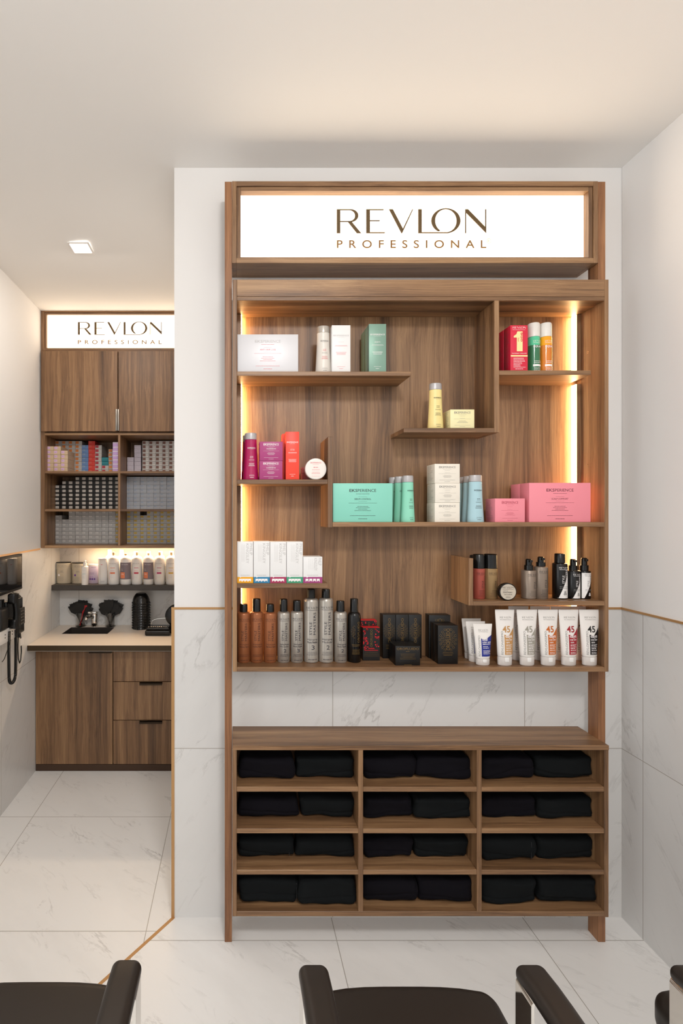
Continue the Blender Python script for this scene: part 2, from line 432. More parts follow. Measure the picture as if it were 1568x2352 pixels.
# ------------------------------------------------------------------ the big display furniture
YF = 1.873; YBK = 2.029; YP = 1.9245
def xf(px): return X(px, YF)
def zf(py): return Z(py, YF)
def xp(px): return X(px, YP)
def zp(py): return Z(py, YP)
disp = thing('display_shelving_unit', 'tall walnut display unit with lit zigzag shelves above open towel pigeonholes', 'shelving unit', (xf(966), 1.95, 0))
for a, b in ((516, 532.3), (1373.5, 1390)):
    g = G(); g.box(xp(a), xp(b), YP, 1.981, 0, zp(417), WP, 0.0008, 1); g.link('post', disp)
# upper cabinet
T_ = 0.016
def part(name, *boxes, parent=disp, label=None, bev=0.001):
    g = G()
    for bx in boxes: g.box(*bx, bev, 1)
    o = g.link(name, parent)
    if label: o['label'] = label
    return o
xl0, xl1, xr0, xr1 = xf(534), xf(544), xf(1388), xf(1397.3)
part('side_panel', (xl0, xl1, YF, YW, zf(1543), zf(642), WV))
g = G(); g.box(xr0, xr1, YF, YW, zf(1543), zf(642), WV, 0.0006, 1)
for yy, zz in ((1.960, 2.221), (1.960, 1.794)):
    for k in range(1):
        vs = [(xr0-0.0008, yy+0.0045*math.cos(a*math.pi/6), zz+0.0045*math.sin(a*math.pi/6)) for a in range(12)]
        g.face(vs, CHROME); g.face([(xr0-0.0012, yy+(v[1]-yy)*.45, zz+(v[2]-zz)*.45) for v in vs], BLKM)
g.link('side_panel', disp)
part('fascia', (xl1, xr0, YF, YF+0.016, zf(681), zf(642), WH))
part('top_panel', (xl1, xr0, YF, YW, zf(690.3), zf(681.3), WH))
part('back_panel', (xl1, xr0, YBK, YW, zf(1533), zf(690), WV))
part('bottom_shelf', (xl1, xr0, YF, YW, zf(1543), zf(1532.5), WH))
YS = YF+0.0005
XB0, XB1 = 0.029, 1.3305            # inner faces of the light battens
def shelf(name, px0, px1, py0, py1, l=False, r=False):
    x0 = xf(px0); x1 = xf(px1)
    part(name, (x0, x1, YS, YBK, zf(py1), zf(py0), WH))
shelf('shelf', 544, 944, 853, 863)
shelf('shelf', 1146, 1357, 850.5, 861)
shelf('shelf', 927, 1135, 983, 993.3)
shelf('shelf', 544, 752.5, 1101.3, 1111.7)
shelf('shelf', 763.7, 1388, 1199.3, 1210)
shelf('shelf', 544, 753, 1340, 1351)
shelf('shelf', 1086.5, 1388, 1380.7, 1391)
part('divider', (xf(1135), xf(1146), YF, YBK, zf(993.3), zf(690.3), WV))
part('divider', (xf(752.7), xf(763.5), YF, YBK, zf(1211.6), zf(1003), WV))
part('divider', (xf(1076.3), xf(1086.5), YF, YBK, zf(1391), zf(1282.3), WV))
# light battens at both sides with the LED strip on their inner faces, cut where shelves cross
def segs(lst):
    return [(zf(b), zf(a)) for a, b in lst]
for side, lst in ((0, ((690.5, 853), (863.2, 1101.2), (1111.9, 1339.8), (1351.2, 1532.3))), (1, ((690.5, 850.3), (861.2, 1199.1), (1210.2, 1380.5), (1391.2, 1532.3)))):
    for z0, z1 in segs(lst):
        x0, x1 = (xl1, XB0-0.003) if side == 0 else (XB1+0.003, xr0)
        b_ = part('light_batten', (x0, x1, 2.0, YBK, z0, z1, WV))
        g = G()
        if side == 0: g.box(XB0-0.003, XB0, 2.003, YBK, z0+0.001, z1-0.001, LED)
        else: g.box(XB1, XB1+0.003, 2.003, YBK, z0+0.001, z1-0.001, LED)
        o = g.link('led_strip', b_); o['label'] = 'glowing warm light strip'
# base cabinet
part('base_top', (xf(533.5), xf(1398), YF-0.001, YW, zf(1723), zf(1712), WH))
part('base_side_panel', (xf(533.5), xf(543.3), YF, YW, zf(2105), zf(1723), WV))
part('base_side_panel', (xf(1387.5), xf(1397.5), YF, YW, zf(2107), zf(1723), WV))
part('base_back_panel', (xf(543.3), xf(1387.5), 2.031, YW, zf(2105), zf(1723), WV))
part('base_bottom', (xf(543.3), xf(1387.5), YF, 2.031, zf(2105), zf(2093.5), WH))
cols = ((543.3, 822.7), (833.7, 1095), (1106, 1387.5))
for a, b in ((822.7, 833.7), (1095, 1106)):
    part('base_divider', (xf(a), xf(b), YF, 2.031, zf(2093.5), zf(1723), WV))
for a, b in cols:
    for t, bt in ((1808, 1819), (1903.7, 1914.7), (1998.6, 2009.6)):
        part('base_shelf', (xf(a), xf(b), YF+0.001, 2.031, zf(bt), zf(t), WH))

# the illuminated signs
def sign(x0, x1, z0, z1, yf, depth, fr, ring, tl, logo_x0, logo_x1, zcap0, zcap1, zpr0, zpr1, yb, label, inset=0.028, mark=False):
    t = thing('illuminated_sign', label, 'sign', ((x0+x1)/2, yb, z0))
    g = G()
    g.box(x0, x0+fr, yf, yb, z0, z1, WV, .0006, 1); g.box(x1-fr, x1, yf, yb, z0, z1, WV, .0006, 1)
    g.box(x0+fr, x1-fr, yf, yb, z1-tl, z1, WH, .0006, 1); g.box(x0+fr, x1-fr, yf, yb, z0, z0+tl, WH, .0006, 1)
    g.link('frame', t)
    a0, a1, b0, b1 = x0+fr+.001, x1-fr-.001, z0+tl+.001, z1-tl-.001
    g = G(); y2 = yf+0.004
    g.box(a0, a0+ring, y2, yb, b0, b1, WV, .0005, 1); g.box(a1-ring, a1, y2, yb, b0, b1, WV, .0005, 1)
    g.box(a0+ring, a1-ring, y2, yb, b1-ring, b1, WH, .0005, 1); g.box(a0+ring, a1-ring, y2, yb, b0, b0+ring*0.3, WH, .0005, 1)
    g.link('inner_frame', t)
    yp = yf+inset+0.004
    g = G(); g.box(a0+ring, a1-ring, yp, yp+0.006, b0+ring*.3, b1-ring, SIGNP)
    sf = lambda u, v: (u, yp-0.002, v)
    xs = X(logo_x0, yp); xe = X(logo_x1, yp); k = (xe-xs)/LOGOW; zb = zcap0
    kz = (zcap1-zcap0)
    for p in LOGO:
        q = [(xs+x*k, zb+y*kz) for x, y in p]
        g.face([(a, yp-0.002, b) for a, b in q][::-1], SIGNL)
        # give the letters a little depth
        for i in range(len(q)):
            a = q[i]; b = q[(i+1) % len(q)]
            g.face([(a[0], yp-0.002, a[1]), (b[0], yp-0.002, b[1]), (b[0], yp, b[1]), (a[0], yp, a[1])], SIGNL)
    g.text(sf, 'PROFESSIONAL', (xs+xe)/2, zpr0, zpr1-zpr0, SIGNS, sp=1.9, width=xe-xs, bold=0.016)
    if mark:
        cxm = X(1121.5, yp); czm = Z(554, yp); r1, r2 = 0.0092, 0.0076
        for i in range(24):
            a = 2*math.pi*i/24; b = 2*math.pi*(i+1)/24
            g.face([sf(cxm+r1*math.cos(a), czm+r1*math.sin(a)), sf(cxm+r1*math.cos(b), czm+r1*math.sin(b)), sf(cxm+r2*math.cos(b), czm+r2*math.sin(b)), sf(cxm+r2*math.cos(a), czm+r2*math.sin(a))], SIGNR)
        g.text(sf, 'R', cxm, czm-0.0045, 0.009, SIGNR, bold=.012)
    pn = g.link('light_panel', t, smooth=False); pn['label'] = 'glowing white panel with brown lettering'
    return t
ys = YP+0.032
sign(xp(532.6), xp(1373), zp(604), zp(416), YP, .11, xp(543)-xp(532.6), .0145, .0185, 773, 1116,
     Z(536, ys), Z(481, ys), Z(570, ys), Z(551.5, ys), YW, 'large white illuminated sign in walnut frame on top of the display unit', mark=True)

# ------------------------------------------------------------------ folded garments in the pigeonholes
NAVY = mat('folded_cloth_navy', (17, 15, 20), 0.95, spec=.15); CHAR = mat('folded_cloth_charcoal', (20, 22, 23), 0.95, spec=.15)
STITCH = mat('seam_thread', (44, 44, 46), 0.9)
rows_ = [
 [(550,677,1742,1792,0),(680,814,1741,1790,1),(835,957,1741,1792,0),(958.5,1084,1741,1792,0),(1108,1229,1742,1792,0),(1231,1365,1741,1790,1)],
 [(547,687,1834,1876,0),(690,814,1834,1879,1),(835,950,1834,1881,0),(952,1084,1836,1884,1),(1108,1233,1834,1881,0),(1236,1366,1836,1883,1)],
 [(546,677,1926,1971,1),(679,815,1927,1973,1),(835,950,1927,1968,0),(953,1077,1927,1968,1),(1108,1233,1926,1980,1),(1235,1367,1927,1977,1)],
 [(549,684,2020,2077,1),(685.5,818,2022,2083,1),(835.5,960,2022,2075,0),(962,1088,2022,2076,0),(1108,1235,2022,2079,1),(1238,1372,2022,2077,1)]]
tops = (1808, 1903.7, 1998.6, 2093.5)
colname = ('left', 'middle', 'right'); rowname = ('top', 'second', 'third', 'bottom')
for r, row in enumerate(rows_):
    zs = zf(tops[r])
    for c, (pl, pr, pt, pb, ch) in enumerate(row):
        yy = (CH-zs)*F/(pb-CY); yy = min(max(yy, 1.895), 1.935)
        x0, x1 = X(pl, yy), X(pr, yy); h = Z(pt, yy)-zs
        sd = random.Random(r*10+c); ph = [sd.uniform(0, 6) for _ in range(6)]
        def disp_(p, H, ph=ph):
            x, y, z = p
            a = math.sin(x*19+ph[0])*0.5+math.sin(x*43+ph[1])*0.28
            zt = (z+H[2])/(2*H[2])
            dz = a*0.0042*zt + 0.0015*math.sin(x*70+y*60+ph[2])
            lift = 0.003*(1+math.sin(x*27+ph[3]))*(1-zt)*(1 if y < 0 else 0)
            dy = 0.004*math.sin(x*24+ph[4])+0.0025*math.sin(z*80+x*8+ph[5])
            # fold line on the front
            if y < 0: dy += 0.0035*math.exp(-((z-(-0.45+0.15*math.sin(ph[1])+.5*x/H[0]*math.sin(ph[0]))*H[2])/0.004)**2)
            dx = 0.004*math.sin(z*55+ph[2])*(x/H[0])
            return (x+dx, y+dy, max(z+dz+lift, -H[2]))
        g = G(); m = CHAR if ch else NAVY
        g.rbox(x0, x1, yy, 2.020, zs, zs+h, 0.018, m, n=4, k=18, disp=disp_)
        if (r, c) in ((2, 0), (2, 4), (3, 0)):
            xs = x1-0.022 if (r, c) != (3, 0) else x1-0.006
            for q in range(16):
                zz = zs+0.012+q*(h-0.025)/16; g.box(xs, xs+0.0016, yy-0.0015, yy+0.002, zz, zz+0.0028, STITCH)
        sidep = 'left' if c % 2 == 0 else 'right'
        o = g.link('folded_garment', origin=((x0+x1)/2, 1.97, zs), sharp=75)
        tag(o, f'folded {"charcoal" if ch else "black navy"} garment, {sidep} one in the {colname[c//2]} column, {rowname[r]} row pigeonhole', 'clothing', 'folded garments in the pigeonholes')

# ------------------------------------------------------------------ products
def carton(label, pl, pr, pt, zs, y, depth, m, prn=None, cat='box', group=None, name='product_box', bev=0.0006, side=None):
    """box whose front face spans px pl..pr, top at py pt, standing at zs with front at y"""
    x0, x1 = X(pl, y), X(pr, y); zt = Z(pt, y); g = G()
    g.box(x0, x1, y, y+depth, zs, zt, m, bev, 2)
    if side:  # printed left side
        sx = lambda u, v: (x0-0.0005, y+depth-u, zs+v)
        g.lines(sx, depth*0.12, (zt-zs)*0.9, int((zt-zs)*0.85/0.0055), 0.0011, 0.0055, depth*0.4, depth*0.75, side, 'l', seed=int(pl))
    if prn: prn(g, fsurf((x0+x1)/2, y, zs), x1-x0, zt-zs)
    o = g.link(name, origin=((x0+x1)/2, y+depth/2, zs))
    return tag(o, label, cat, group)
INKG = mat('grey_ink', (132, 129, 126), 0.5); INKD = mat('dark_ink', (48, 46, 48), 0.5); INKP = mat('pink_ink', (226, 120, 128), 0.5)
INKW = mat('white_ink', (244, 238, 236), 0.5); GOLD = mat('gold_ink', (124, 96, 50), 0.45, 0.3); INKF = mat('faint_ink', (198, 194, 192), 0.5)
def eks(ink, sub=None, wide=0.48, v=0.78, h=0.075, ink2=None, body=True):
    def f(g, s, w, H):
        hh = H*h; ww = w*wide
        g.text(s, 'EKS', -ww/2, H*v, hh, ink, al='l', width=ww*0.30, bold=0.012)
        g.text(s, 'PERIENCE', -ww/2+ww*0.315, H*v, hh, ink, al='l', width=ww*0.685)
        k2 = ink2 or ink
        g.lines(s, 0, H*(v-0.055), 1, H*0.012, 1, ww*0.5, ww*0.5, k2, seed=3)
        if sub: g.text(s, sub, 0, H*(v-0.205), hh*0.55, k2, width=min(ww*0.62, w*0.5))
        g.rect(s, -ww*0.16, ww*0.16, H*(v-0.13), H*(v-0.13)+0.0004, k2); g.rect(s, -ww*0.16, ww*0.16, H*(v-0.245), H*(v-0.245)+0.0004, k2)
        g.lines(s, 0, H*(v-0.29), 1, H*0.009, 1, ww*1.05, ww*1.05, k2, seed=5)
        g.lines(s, 0, H*(v-0.38), 4, H*0.014, H*0.036, ww*0.3, ww*0.75, k2, seed=8)
        g.lines(s, 0, H*0.16, 1, H*0.014, H*.05, ww*0.9, ww*1.0, k2, seed=9)
        g.lines(s, 0, H*0.08, 1, H*0.018, H*.05, ww*0.3, ww*0.35, k2, seed=10)
    return f
def eks_tall(ink, ink2, sub=None):
    def f(g, s, w, H):
        g.text(s, 'EKSPERIENCE', 0, H*0.765, H*0.032, ink, width=w*0.84, bold=0.004)
        g.lines(s, 0, H*0.745, 1, H*0.005, 1, w*0.4, w*0.4, ink, seed=3)
        if sub: g.text(s, sub, 0, H*0.61, H*0.018, ink2, width=w*0.34)
        g.rect(s, -w*.15, w*.15, H*.638, H*.64, ink2)
        g.lines(s, 0, H*0.565, 2, H*0.007, H*0.014, w*0.6, w*0.72, ink2, seed=4)
        g.lines(s, 0, H*0.42, 4, H*0.008, H*0.017, w*0.45, w*0.62, ink2, seed=6)
        g.lines(s, 0, H*0.11, 1, H*0.008, H*.03, w*0.42, w*0.45, ink2, seed=7); g.lines(s, 0, H*0.07, 1, H*0.012, H*.03, w*0.2, w*0.22, ink2, seed=7)
    return f
def esurf(cx, cy, secs, zs, tilt=0.0):
    """wrap print round a lofted body; secs (z, rx, ry)"""
    def s(u, v):
        z = zs+v; q = secs
        for i in range(len(q)-1):
            if q[i][0] <= z <= q[i+1][0] or i == len(q)-2:
                t = (z-q[i][0])/max(1e-6, q[i+1][0]-q[i][0]); t = max(0, min(1, t))
                rx = q[i][1]+(q[i+1][1]-q[i][1])*t; ry = q[i][2]+(q[i+1][2]-q[i][2])*t; break
        a = u/max(rx, 1e-4)+tilt
        a = max(-1.5, min(1.5, a))
        return (cx+(rx+0.0006)*math.sin(a), cy-(ry+0.0006)*math.cos(a), z)
    return s
def eksbottle(label, pc, yc, zs, H, rb, m, ink, ink2, group=None, capm=None, tilt=0.12, capname='grey cap'):
    """tapered oval bottle with a wide cap, waist at the cap"""
    cx = X(pc, yc); t = thing('shampoo_bottle', label, 'bottle', (cx, yc, zs), group)
    hb = H*0.855; rt = rb*0.77; el = 0.78
    secs = [(zs, rb*0.97, rb*el*.97), (zs+0.002, rb, rb*el)]
    for k in range(1, 11):
        q = k/10; secs.append((zs+0.002+(hb-0.002)*q, rb+(rt-rb)*(1-(1-q)**1.6), (rb+(rt-rb)*(1-(1-q)**1.6))*el))
    g = G(); g.loft(cx, yc, secs, m, 32)
    s = esurf(cx, yc, secs, zs, tilt)
    g.text(s, 'EKSPERIENCE', 0, H*0.66, H*0.030, ink, width=rt*1.32, bold=0.006)
    g.lines(s, 0, H*0.645, 1, H*.004, 1, rt*.7, rt*.7, ink, seed=2)
    g.lines(s, 0, H*0.49, 2, H*0.012, H*0.028, rt*.5, rt*.6, ink2, seed=11)
    g.lines(s, 0, H*0.425, 2, H*0.006, H*0.015, rt*.8, rt*1.0, ink, seed=12)
    g.lines(s, 0, H*0.345, 4, H*0.009, H*0.018, rt*.8, rt*1.1, ink2, seed=13)
    g.lines(s, 0, H*0.10, 2, H*0.007, H*0.018, rt*.8, rt*.9, ink, seed=14); g.lines(s, 0, H*.045, 1, H*.016, 1, rt*.6, rt*.7, ink, seed=4)
    g.link('bottle_body', t)
    g = G(); c0 = zs+hb
    g.loft(cx, yc, [(c0+0.0006, rt*0.96, rt*el*.96), (c0+0.0012, rt*1.0, rt*el), (zs+H-0.004, rt*.985, rt*el*.985), (zs+H-0.001, rt*.95, rt*el*.95), (zs+H, rt*.85, rt*el*.85)], capm or GREYCAP, 32)
    o = g.link('cap', t); o['label'] = capname
    return t
Z1, Z2, Z3, Z4, Z5, Z6, Z7, Z8 = zf(853), zf(850.5), zf(983), zf(1101.3), zf(1199.3), zf(1340), zf(1380.7), zf(1532.5)
yq = 1.882
# --- top left shelf
SILV = mat('silver_carton', (214, 212, 214), 0.42, 0.15); WCART = mat('white_carton', (232, 230, 228), 0.4)
GRN = mat('metallic_green_carton', (126, 158, 142), 0.42, 0.3); GRND = mat('olive_green_carton', (98, 104, 70), 0.5, 0.2)
carton('large pearly silver carton at the left end of the top shelf', 545, 684.5, 768, Z1, yq, 0.075, SILV, eks(INKF, 'ANTI HAIR LOSS', ink2=INKP, wide=.42), bev=.0008)
eksbottle('white tapered bottle with pink print beside a tall white carton', 742, 1.915, Z1, Z(747.5, 1.90)-Z1, 0.030, mat('ivory_bottle', (222, 214, 204), .35), INKG, INKP, capm=mat('pearl_cap', (190, 182, 172), .25, .4), tilt=.1, capname='pearl cap')
carton('tall plain white carton right of the white tapered bottle', 762, 804.5, 747, Z1, yq, 0.04, WCART, eks_tall(INKF, INKP))
for i, lb in enumerate(('tall metallic sea green carton, front one of three in a row', 'tall green carton, middle one of three behind each other', 'tall green carton, rearmost of three behind each other')):
    yy = yq+i*0.0405; 
    x0 = X(847, yq)-0.0035*i*0; pl = CX+(X(847, yq)+0.0*i)*F/yy; pr = CX+X(886.5, yq)*F/yy
    carton(lb, pl, pr, CY-(Z(744, yq)-CH)*F/yy, Z1, yy, 0.038, GRN, eks_tall(INKW, INKW, 'PURITY') if i == 0 else None, group='sea green cartons on the top shelf', side=INKW if i == 0 else GOLD)
# --- right top shelf
REDB = mat('pinkish_red_carton', (214, 40, 66), 0.4); DKRED = mat('dark_red_carton', (88, 14, 20), 0.45); CREAM = mat('cream_ink', (246, 226, 160), 0.5)
def uniq(g, s, w, H):
    k = g.logo(s, 0, H*0.925, w*0.74, INKW); g.text(s, 'PROFESSIONAL', 0, H*0.895, H*0.012, INKW, width=w*.74)
    one = [(-.30, .73), (-.30, .765), (-.16, .80), (-.10, .865), (.19, .865), (.19, .43), (-.13, .43), (-.13, .73)]
    q = [s(a*w*1.05, b*H) for a, b in one]
    g.face(q, CREAM)
    s2 = lambda u, v: tuple(Vector(s(u, v))+Vector((0, -.0004, 0)))
    g.text(s2, 'one', w*0.19, H*0.64, H*0.062, REDB, al='l', rot=True, width=H*.20, bold=.02)
    g.text(s2, 'uniq', -w*0.02, H*0.64, H*0.035, REDB, al='l', rot=True, width=H*.08)
    g.text(s, 'TRAITEMENT CAPILLAIRE', 0, H*0.375, H*0.02, INKW, width=w*.86)
    g.rect(s, -w*.49, w*.49, H*.315, H*.345, CREAM)
    g.lines(s, -w*.33, H*0.28, 9, H*0.011, H*0.025, w*0.4, w*0.72, INKW, 'l', seed=5)
    g.lines(s, 0, H*0.04, 1, H*0.016, 1, w*0.42, w*0.45, INKW, seed=6)
carton('tall pinkish red carton with big cream number one, upper right shelf', 1172, 1211.5, 747, Z2, yq, 0.046, REDB, uniq, side=INKG, group='red cartons on the upper right shelf')
y2 = yq+0.05
carton('tall pinkish red carton standing behind the one with the big cream number', CX+X(1172, yq)*F/y2, CX+X(1211, yq)*F/y2, CY-(Z(747, yq)-CH)*F/y2, Z2, y2, 0.046, REDB, side=INKG, group='red cartons on the upper right shelf')
def spray2(label, pc, yc, m, m2, clear):
    cx = X(pc, yc); H = Z(741, 1.9)-Z2; r = 0.0212
    t = thing('spray_bottle', label, 'bottle', (cx, yc, Z2))
    g = G(); hb = H*0.715
    secs = [(Z2, r*.95, r*.95), (Z2+.003, r, r), (Z2+hb-.004, r, r), (Z2+hb, r*.93, r*.93)]
    g.loft(cx, yc, secs, m, 32)
    s = esurf(cx, yc, [(Z2, r+.0002, r+.0002), (Z2+H, r+.0002, r+.0002)], Z2, 0.28)
    g.rect(s, -r*3.1, r*3.1, H*.0, H*0.54, m2, 24)
    s = esurf(cx, yc, [(Z2, r+.0006, r+.0006), (Z2+H, r+.0006, r+.0006)], Z2, 0.28)
    g.logo(s, 0, H*0.60, r*1.75, INKW); g.text(s, 'PROFESSIONAL', 0, H*0.575, H*0.013, INKW, width=r*1.75)
    g.text(s, 'EQUAVE', .001, H*0.49, H*0.042, INKW, width=r*1.75, bold=.01)
    g.lines(s, 0, H*0.21, 2, H*.014, H*.03, r*1.5, r*1.6, INKW, seed=4, n=2); g.rect(s, -r*.9, r*.9, H*.11, H*.15, INKW, 6)
    g.lines(s, 0, H*0.08, 3, H*.01, H*.025, r*1.4, r*1.6, INKW, seed=7, n=2)
    g.link('bottle_body', t)
    g = G(); g.lathe(cx, yc, [(r*.97, Z2+hb+.0005), (r*.97, Z2+H-.004), (r*.9, Z2+H-.001), (r*.8, Z2+H)], mat('frosted_cap', (226, 220, 212), .35), 32)
    o = g.link('cap', t); o['label'] = 'frosted white cap'
spray2('green two-phase spray bottle with frosted cap beside the red carton', 1225, 1.912, mat('mint_liquid', (86, 196, 150), .2), mat('dark_green_liquid', (44, 112, 74), .15, coat=.5), None)
spray2('orange two-phase spray bottle with frosted cap right of the green one', 1252, 1.912, mat('orange_liquid', (245, 164, 30), .2), mat('deep_orange_liquid', (216, 122, 30), .15, coat=.5), None)
# --- yellow shelf
YEL = mat('pale_yellow', (236, 216, 146), .38); YELB = mat('pale_yellow_carton', (236, 226, 176), .45)
eksbottle('pale yellow tapered bottle with grey cap on the floating middle shelf', 999.5, 1.915, Z3, Z(879, 1.90)-Z3, 0.0292, YEL, INKD, INKD)
carton('small pale yellow carton right of the yellow bottle', 1034, 1089, 940.5, Z3, yq, 0.066, YELB, eks(INKG, wide=.68, h=.12), side=INKG)
# --- left pink shelf
MAG = mat('magenta_bottle', (172, 20, 84), .32); MAGB = mat('magenta_carton', (168, 62, 118), .42); RO = mat('coral_red_carton', (236, 70, 50), .42)
eksbottle('magenta tapered bottle with grey cap, front one at left end', 575.5, 1.912, Z4, Z(994, 1.90)-Z4, 0.0292, MAG, INKW, INKW, 'magenta bottles on the left shelf')
eksbottle('magenta tapered bottle standing behind the front magenta one', 570.5, 1.962, Z4, Z(994, 1.90)-Z4, 0.0285, MAG, INKW, INKW, 'magenta bottles on the left shelf')
hb = (Z4-Z(1014.5, yq))*-1
zmid = Z4+(Z(1014.5, yq)-Z4)/2
carton('magenta carton, lower one of the stack of two', 595.5, 648.5, 1058.3, Z4, yq+.002, 0.085, MAGB, eks(INKW, 'COLOR PROTECTION', wide=.66, h=.115, v=.80), group='stack of magenta cartons')
carton('magenta carton, upper one of the stack of two', 596, 649, 1014.5, zmid, yq, 0.085, MAGB, eks(INKW, 'COLOR PROTECTION', wide=.66, h=.115, v=.80), group='stack of magenta cartons')
carton('tall coral red carton, front one beside the magenta stack', 656, 687, 991.5, Z4, yq, 0.045, RO, eks_tall(INKW, INKW, 'SUN PRO'), group='coral red cartons')
y2 = yq+.048
carton('tall coral red carton just behind the front coral one', CX+X(655, yq)*F/y2-4, CX+X(686, yq)*F/y2-4, CY-(Z(991.5, yq)-CH)*F/y2, Z4, y2, 0.045, RO, group='coral red cartons')
def round_jar(label, pc, pcy, y, r, depth, face, rim, prn, zs):
    cx = X(pc, y); cz = zs+r; t = thing('jar', label, 'jar', (cx, y+depth/2, zs))
    g = G(); g.lathe_y(cx, y, cz, [(r*.90, 0.0), (r*.97, .0008), (r, .003), (r, .016)], rim, 40)
    vs = [(cx+r*.88*math.cos(a*math.pi/20), y-.0004, cz+r*.88*math.sin(a*math.pi/20)) for a in range(40)]
    g.face(vs, face); s = lambda u, v: (cx+u, y-.0009, cz+v); prn(g, s, r); g.link('lid', t)
    g = G(); g.lathe_y(cx, y+.0165, cz, [(r*.94, 0), (r*.94, depth-.022), (r*.85, depth-.017)], rim, 40); g.link('jar_body', t)
    return t
JW = mat('jar_white', (238, 230, 222), .35)
def p1(g, s, r):
    g.text(s, 'EKSPERIENCE', 0, r*.52, r*.13, INKP, width=r*1.0, bold=.006); g.lines(s, 0, r*.40, 1, r*.03, 1, r*.6, r*.6, INKP)
    g.lines(s, 0, r*.12, 1, r*.09, 1, r*.45, r*.5, INKP, seed=3); g.lines(s, 0, -r*.05, 2, r*.03, r*.07, r*.7, r*.8, INKP, seed=4)
    g.lines(s, 0, -r*.3, 3, r*.035, r*.08, r*.5, r*.8, INKP, seed=5); g.lines(s, 0, -r*.68, 1, r*.03, 1, r*.8, r*.8, INKP, seed=6)
round_jar('round white jar standing on edge with its pink printed lid facing front', 725.2, 1075, yq+.004, 0.0395, .055, JW, JW, p1, Z4)
t = thing('jar', 'dusty pink round jar half hidden behind the white jar', 'jar', (X(706, 1.975), 1.975, Z4))
PK = mat('dusty_pink', (196, 120, 118), .4); cx = X(706, 1.975)
g = G(); g.lathe(cx, 1.975, [(.0235, Z4), (.025, Z4+.002), (.025, Z4+.030)], PK, 32); g.link('jar_body', t)
g = G(); pr = [(.0262, Z4+.0305)]
for k in range(6): pr += [(.0262, Z4+.033+k*.003), (.0256, Z4+.0345+k*.003)]
pr += [(.024, Z4+.053)]; g.lathe(cx, 1.975, pr, PK, 32); g.link('lid', t)
# --- long middle shelf
MINT = mat('mint_carton', (134, 206, 186), .45); MINTB = mat('mint_bottle', (140, 212, 184), .35)
carton('large mint green carton left of the mint bottles on the long shelf', 764.5, 901, 1110, Z5, yq, 0.075, MINT, eks(INKD, 'SEBUM CONTROL', wide=.45), bev=.0008)
for i, (pc, yc) in enumerate(((936, 1.908), (918.5, 1.9505), (904.5, 1.993))):
    eksbottle(('mint green tapered bottle, front one beside the mint carton', 'mint green tapered bottle, second of the three in line', 'mint green tapered bottle, rearmost of the three in line')[i], pc, yc, Z5, Z(1092, 1.895)-Z5, 0.0262, MINTB, INKD, INKD, 'mint bottles on the long shelf', tilt=.35)
CRM = mat('ivory_carton', (232, 224, 210), .5)
hz = (Z(1065, yq)-Z5)/3
for i, (lb, dx) in enumerate((('ivory carton at the bottom of the stack of three', 0), ('ivory carton in the middle of the stack of three', .8), ('ivory carton on top of the stack of three', 0))):
    zs = Z5+hz*i
    yy = yq+(0 if i != 2 else .001)
    carton(lb, 998+dx, 1055.6+dx*.6, CY-(zs+hz-.0006-CH)*F/yy, zs, yy, 0.078, CRM, eks(INKG, wide=.66, h=.105), group='stack of ivory cartons', side=INKG)
BLU = mat('pale_blue_bottle', (168, 202, 210), .35)
for i, (pc, yc) in enumerate(((1091, 1.906), (1078, 1.9545), (1067, 2.003))):
    eksbottle(('pale blue tapered bottle, front one right of the ivory stack', 'pale blue tapered bottle, second of the three in line', 'pale blue tapered bottle, rearmost of the three in line')[i], pc, yc, Z5, Z(1091, 1.895)-Z5, 0.0308, BLU, INKD, INKD, 'pale blue bottles on the long shelf', tilt=.15)
PNK = mat('pink_carton', (236, 140, 152), .45)
carton('small pink carton left of the large pink one', 1136.5, 1205, 1145, Z5, yq, 0.072, PNK, eks(mat('rose_ink', (176, 70, 90), .5), wide=.55, h=.11), side=INKG, group='pink cartons on the long shelf')
carton('large pink carton, front one, at the right of the long shelf', 1215, 1356, 1109, Z5, yq, 0.062, PNK, eks(mat('plum_ink', (120, 52, 66), .5), 'SCALP COMFORT', wide=.44), group='pink cartons on the long shelf', bev=.0008)
y2 = yq+.0635
carton('large pink carton standing behind the front large one', CX+X(1215, yq)*F/y2, CX+X(1354, yq)*F/y2, CY-(Z(1109, yq)-CH)*F/y2, Z5, y2, 0.062, PNK, group='pink cartons on the long shelf', bev=.0008)
# --- white cartons with coloured foot
def band(col, nm):
    bm_ = mat('band_'+nm, col, .45)
    def f(g, s, w, H):
        hb_ = .0225
        g.rect(s, -w*.497, w*.497, .0004, hb_, bm_)
        s2 = lambda u, v: tuple(Vector(s(u, v))+Vector((0, -.0004, 0)))
        nb = 4; x0 = -w*.38; wd = min(.0105, w*.18); gp = (w*.74-nb*wd)/(nb-1)
        for i in range(nb):
            a = x0+i*(wd+gp)
            g.face([s2(a, .005), s2(a, .016), s2(a+wd, .016), s2(a+wd, .0045), s2(a+wd*.55, .010)], INKW)
        g.face([s2(-w*.36, hb_+.0002), s2(-w*.30, hb_-.003), s2(-w*.24, hb_+.0002)], INKW)
        g.text(s, 'PHILIP', w*.28, H*.955, w*.19, INKF, al='l', rot='cw', width=H*.28)
        g.text(s, 'KINGSLEY', w*.06, H*.955, w*.18, INKF, al='l', rot='cw', width=H*.48)
        for q in range(3): g.lines(lambda u, v: s(-v, u), H*.52, w*(.03+q*.085), 1, .0012, 1, H*.4, H*.42, INKF, 'l', seed=q)
        g.lines(s, 0, hb_+.006, 1, .0016, 1, w*.55, w*.6, INKG, seed=3)
    return f
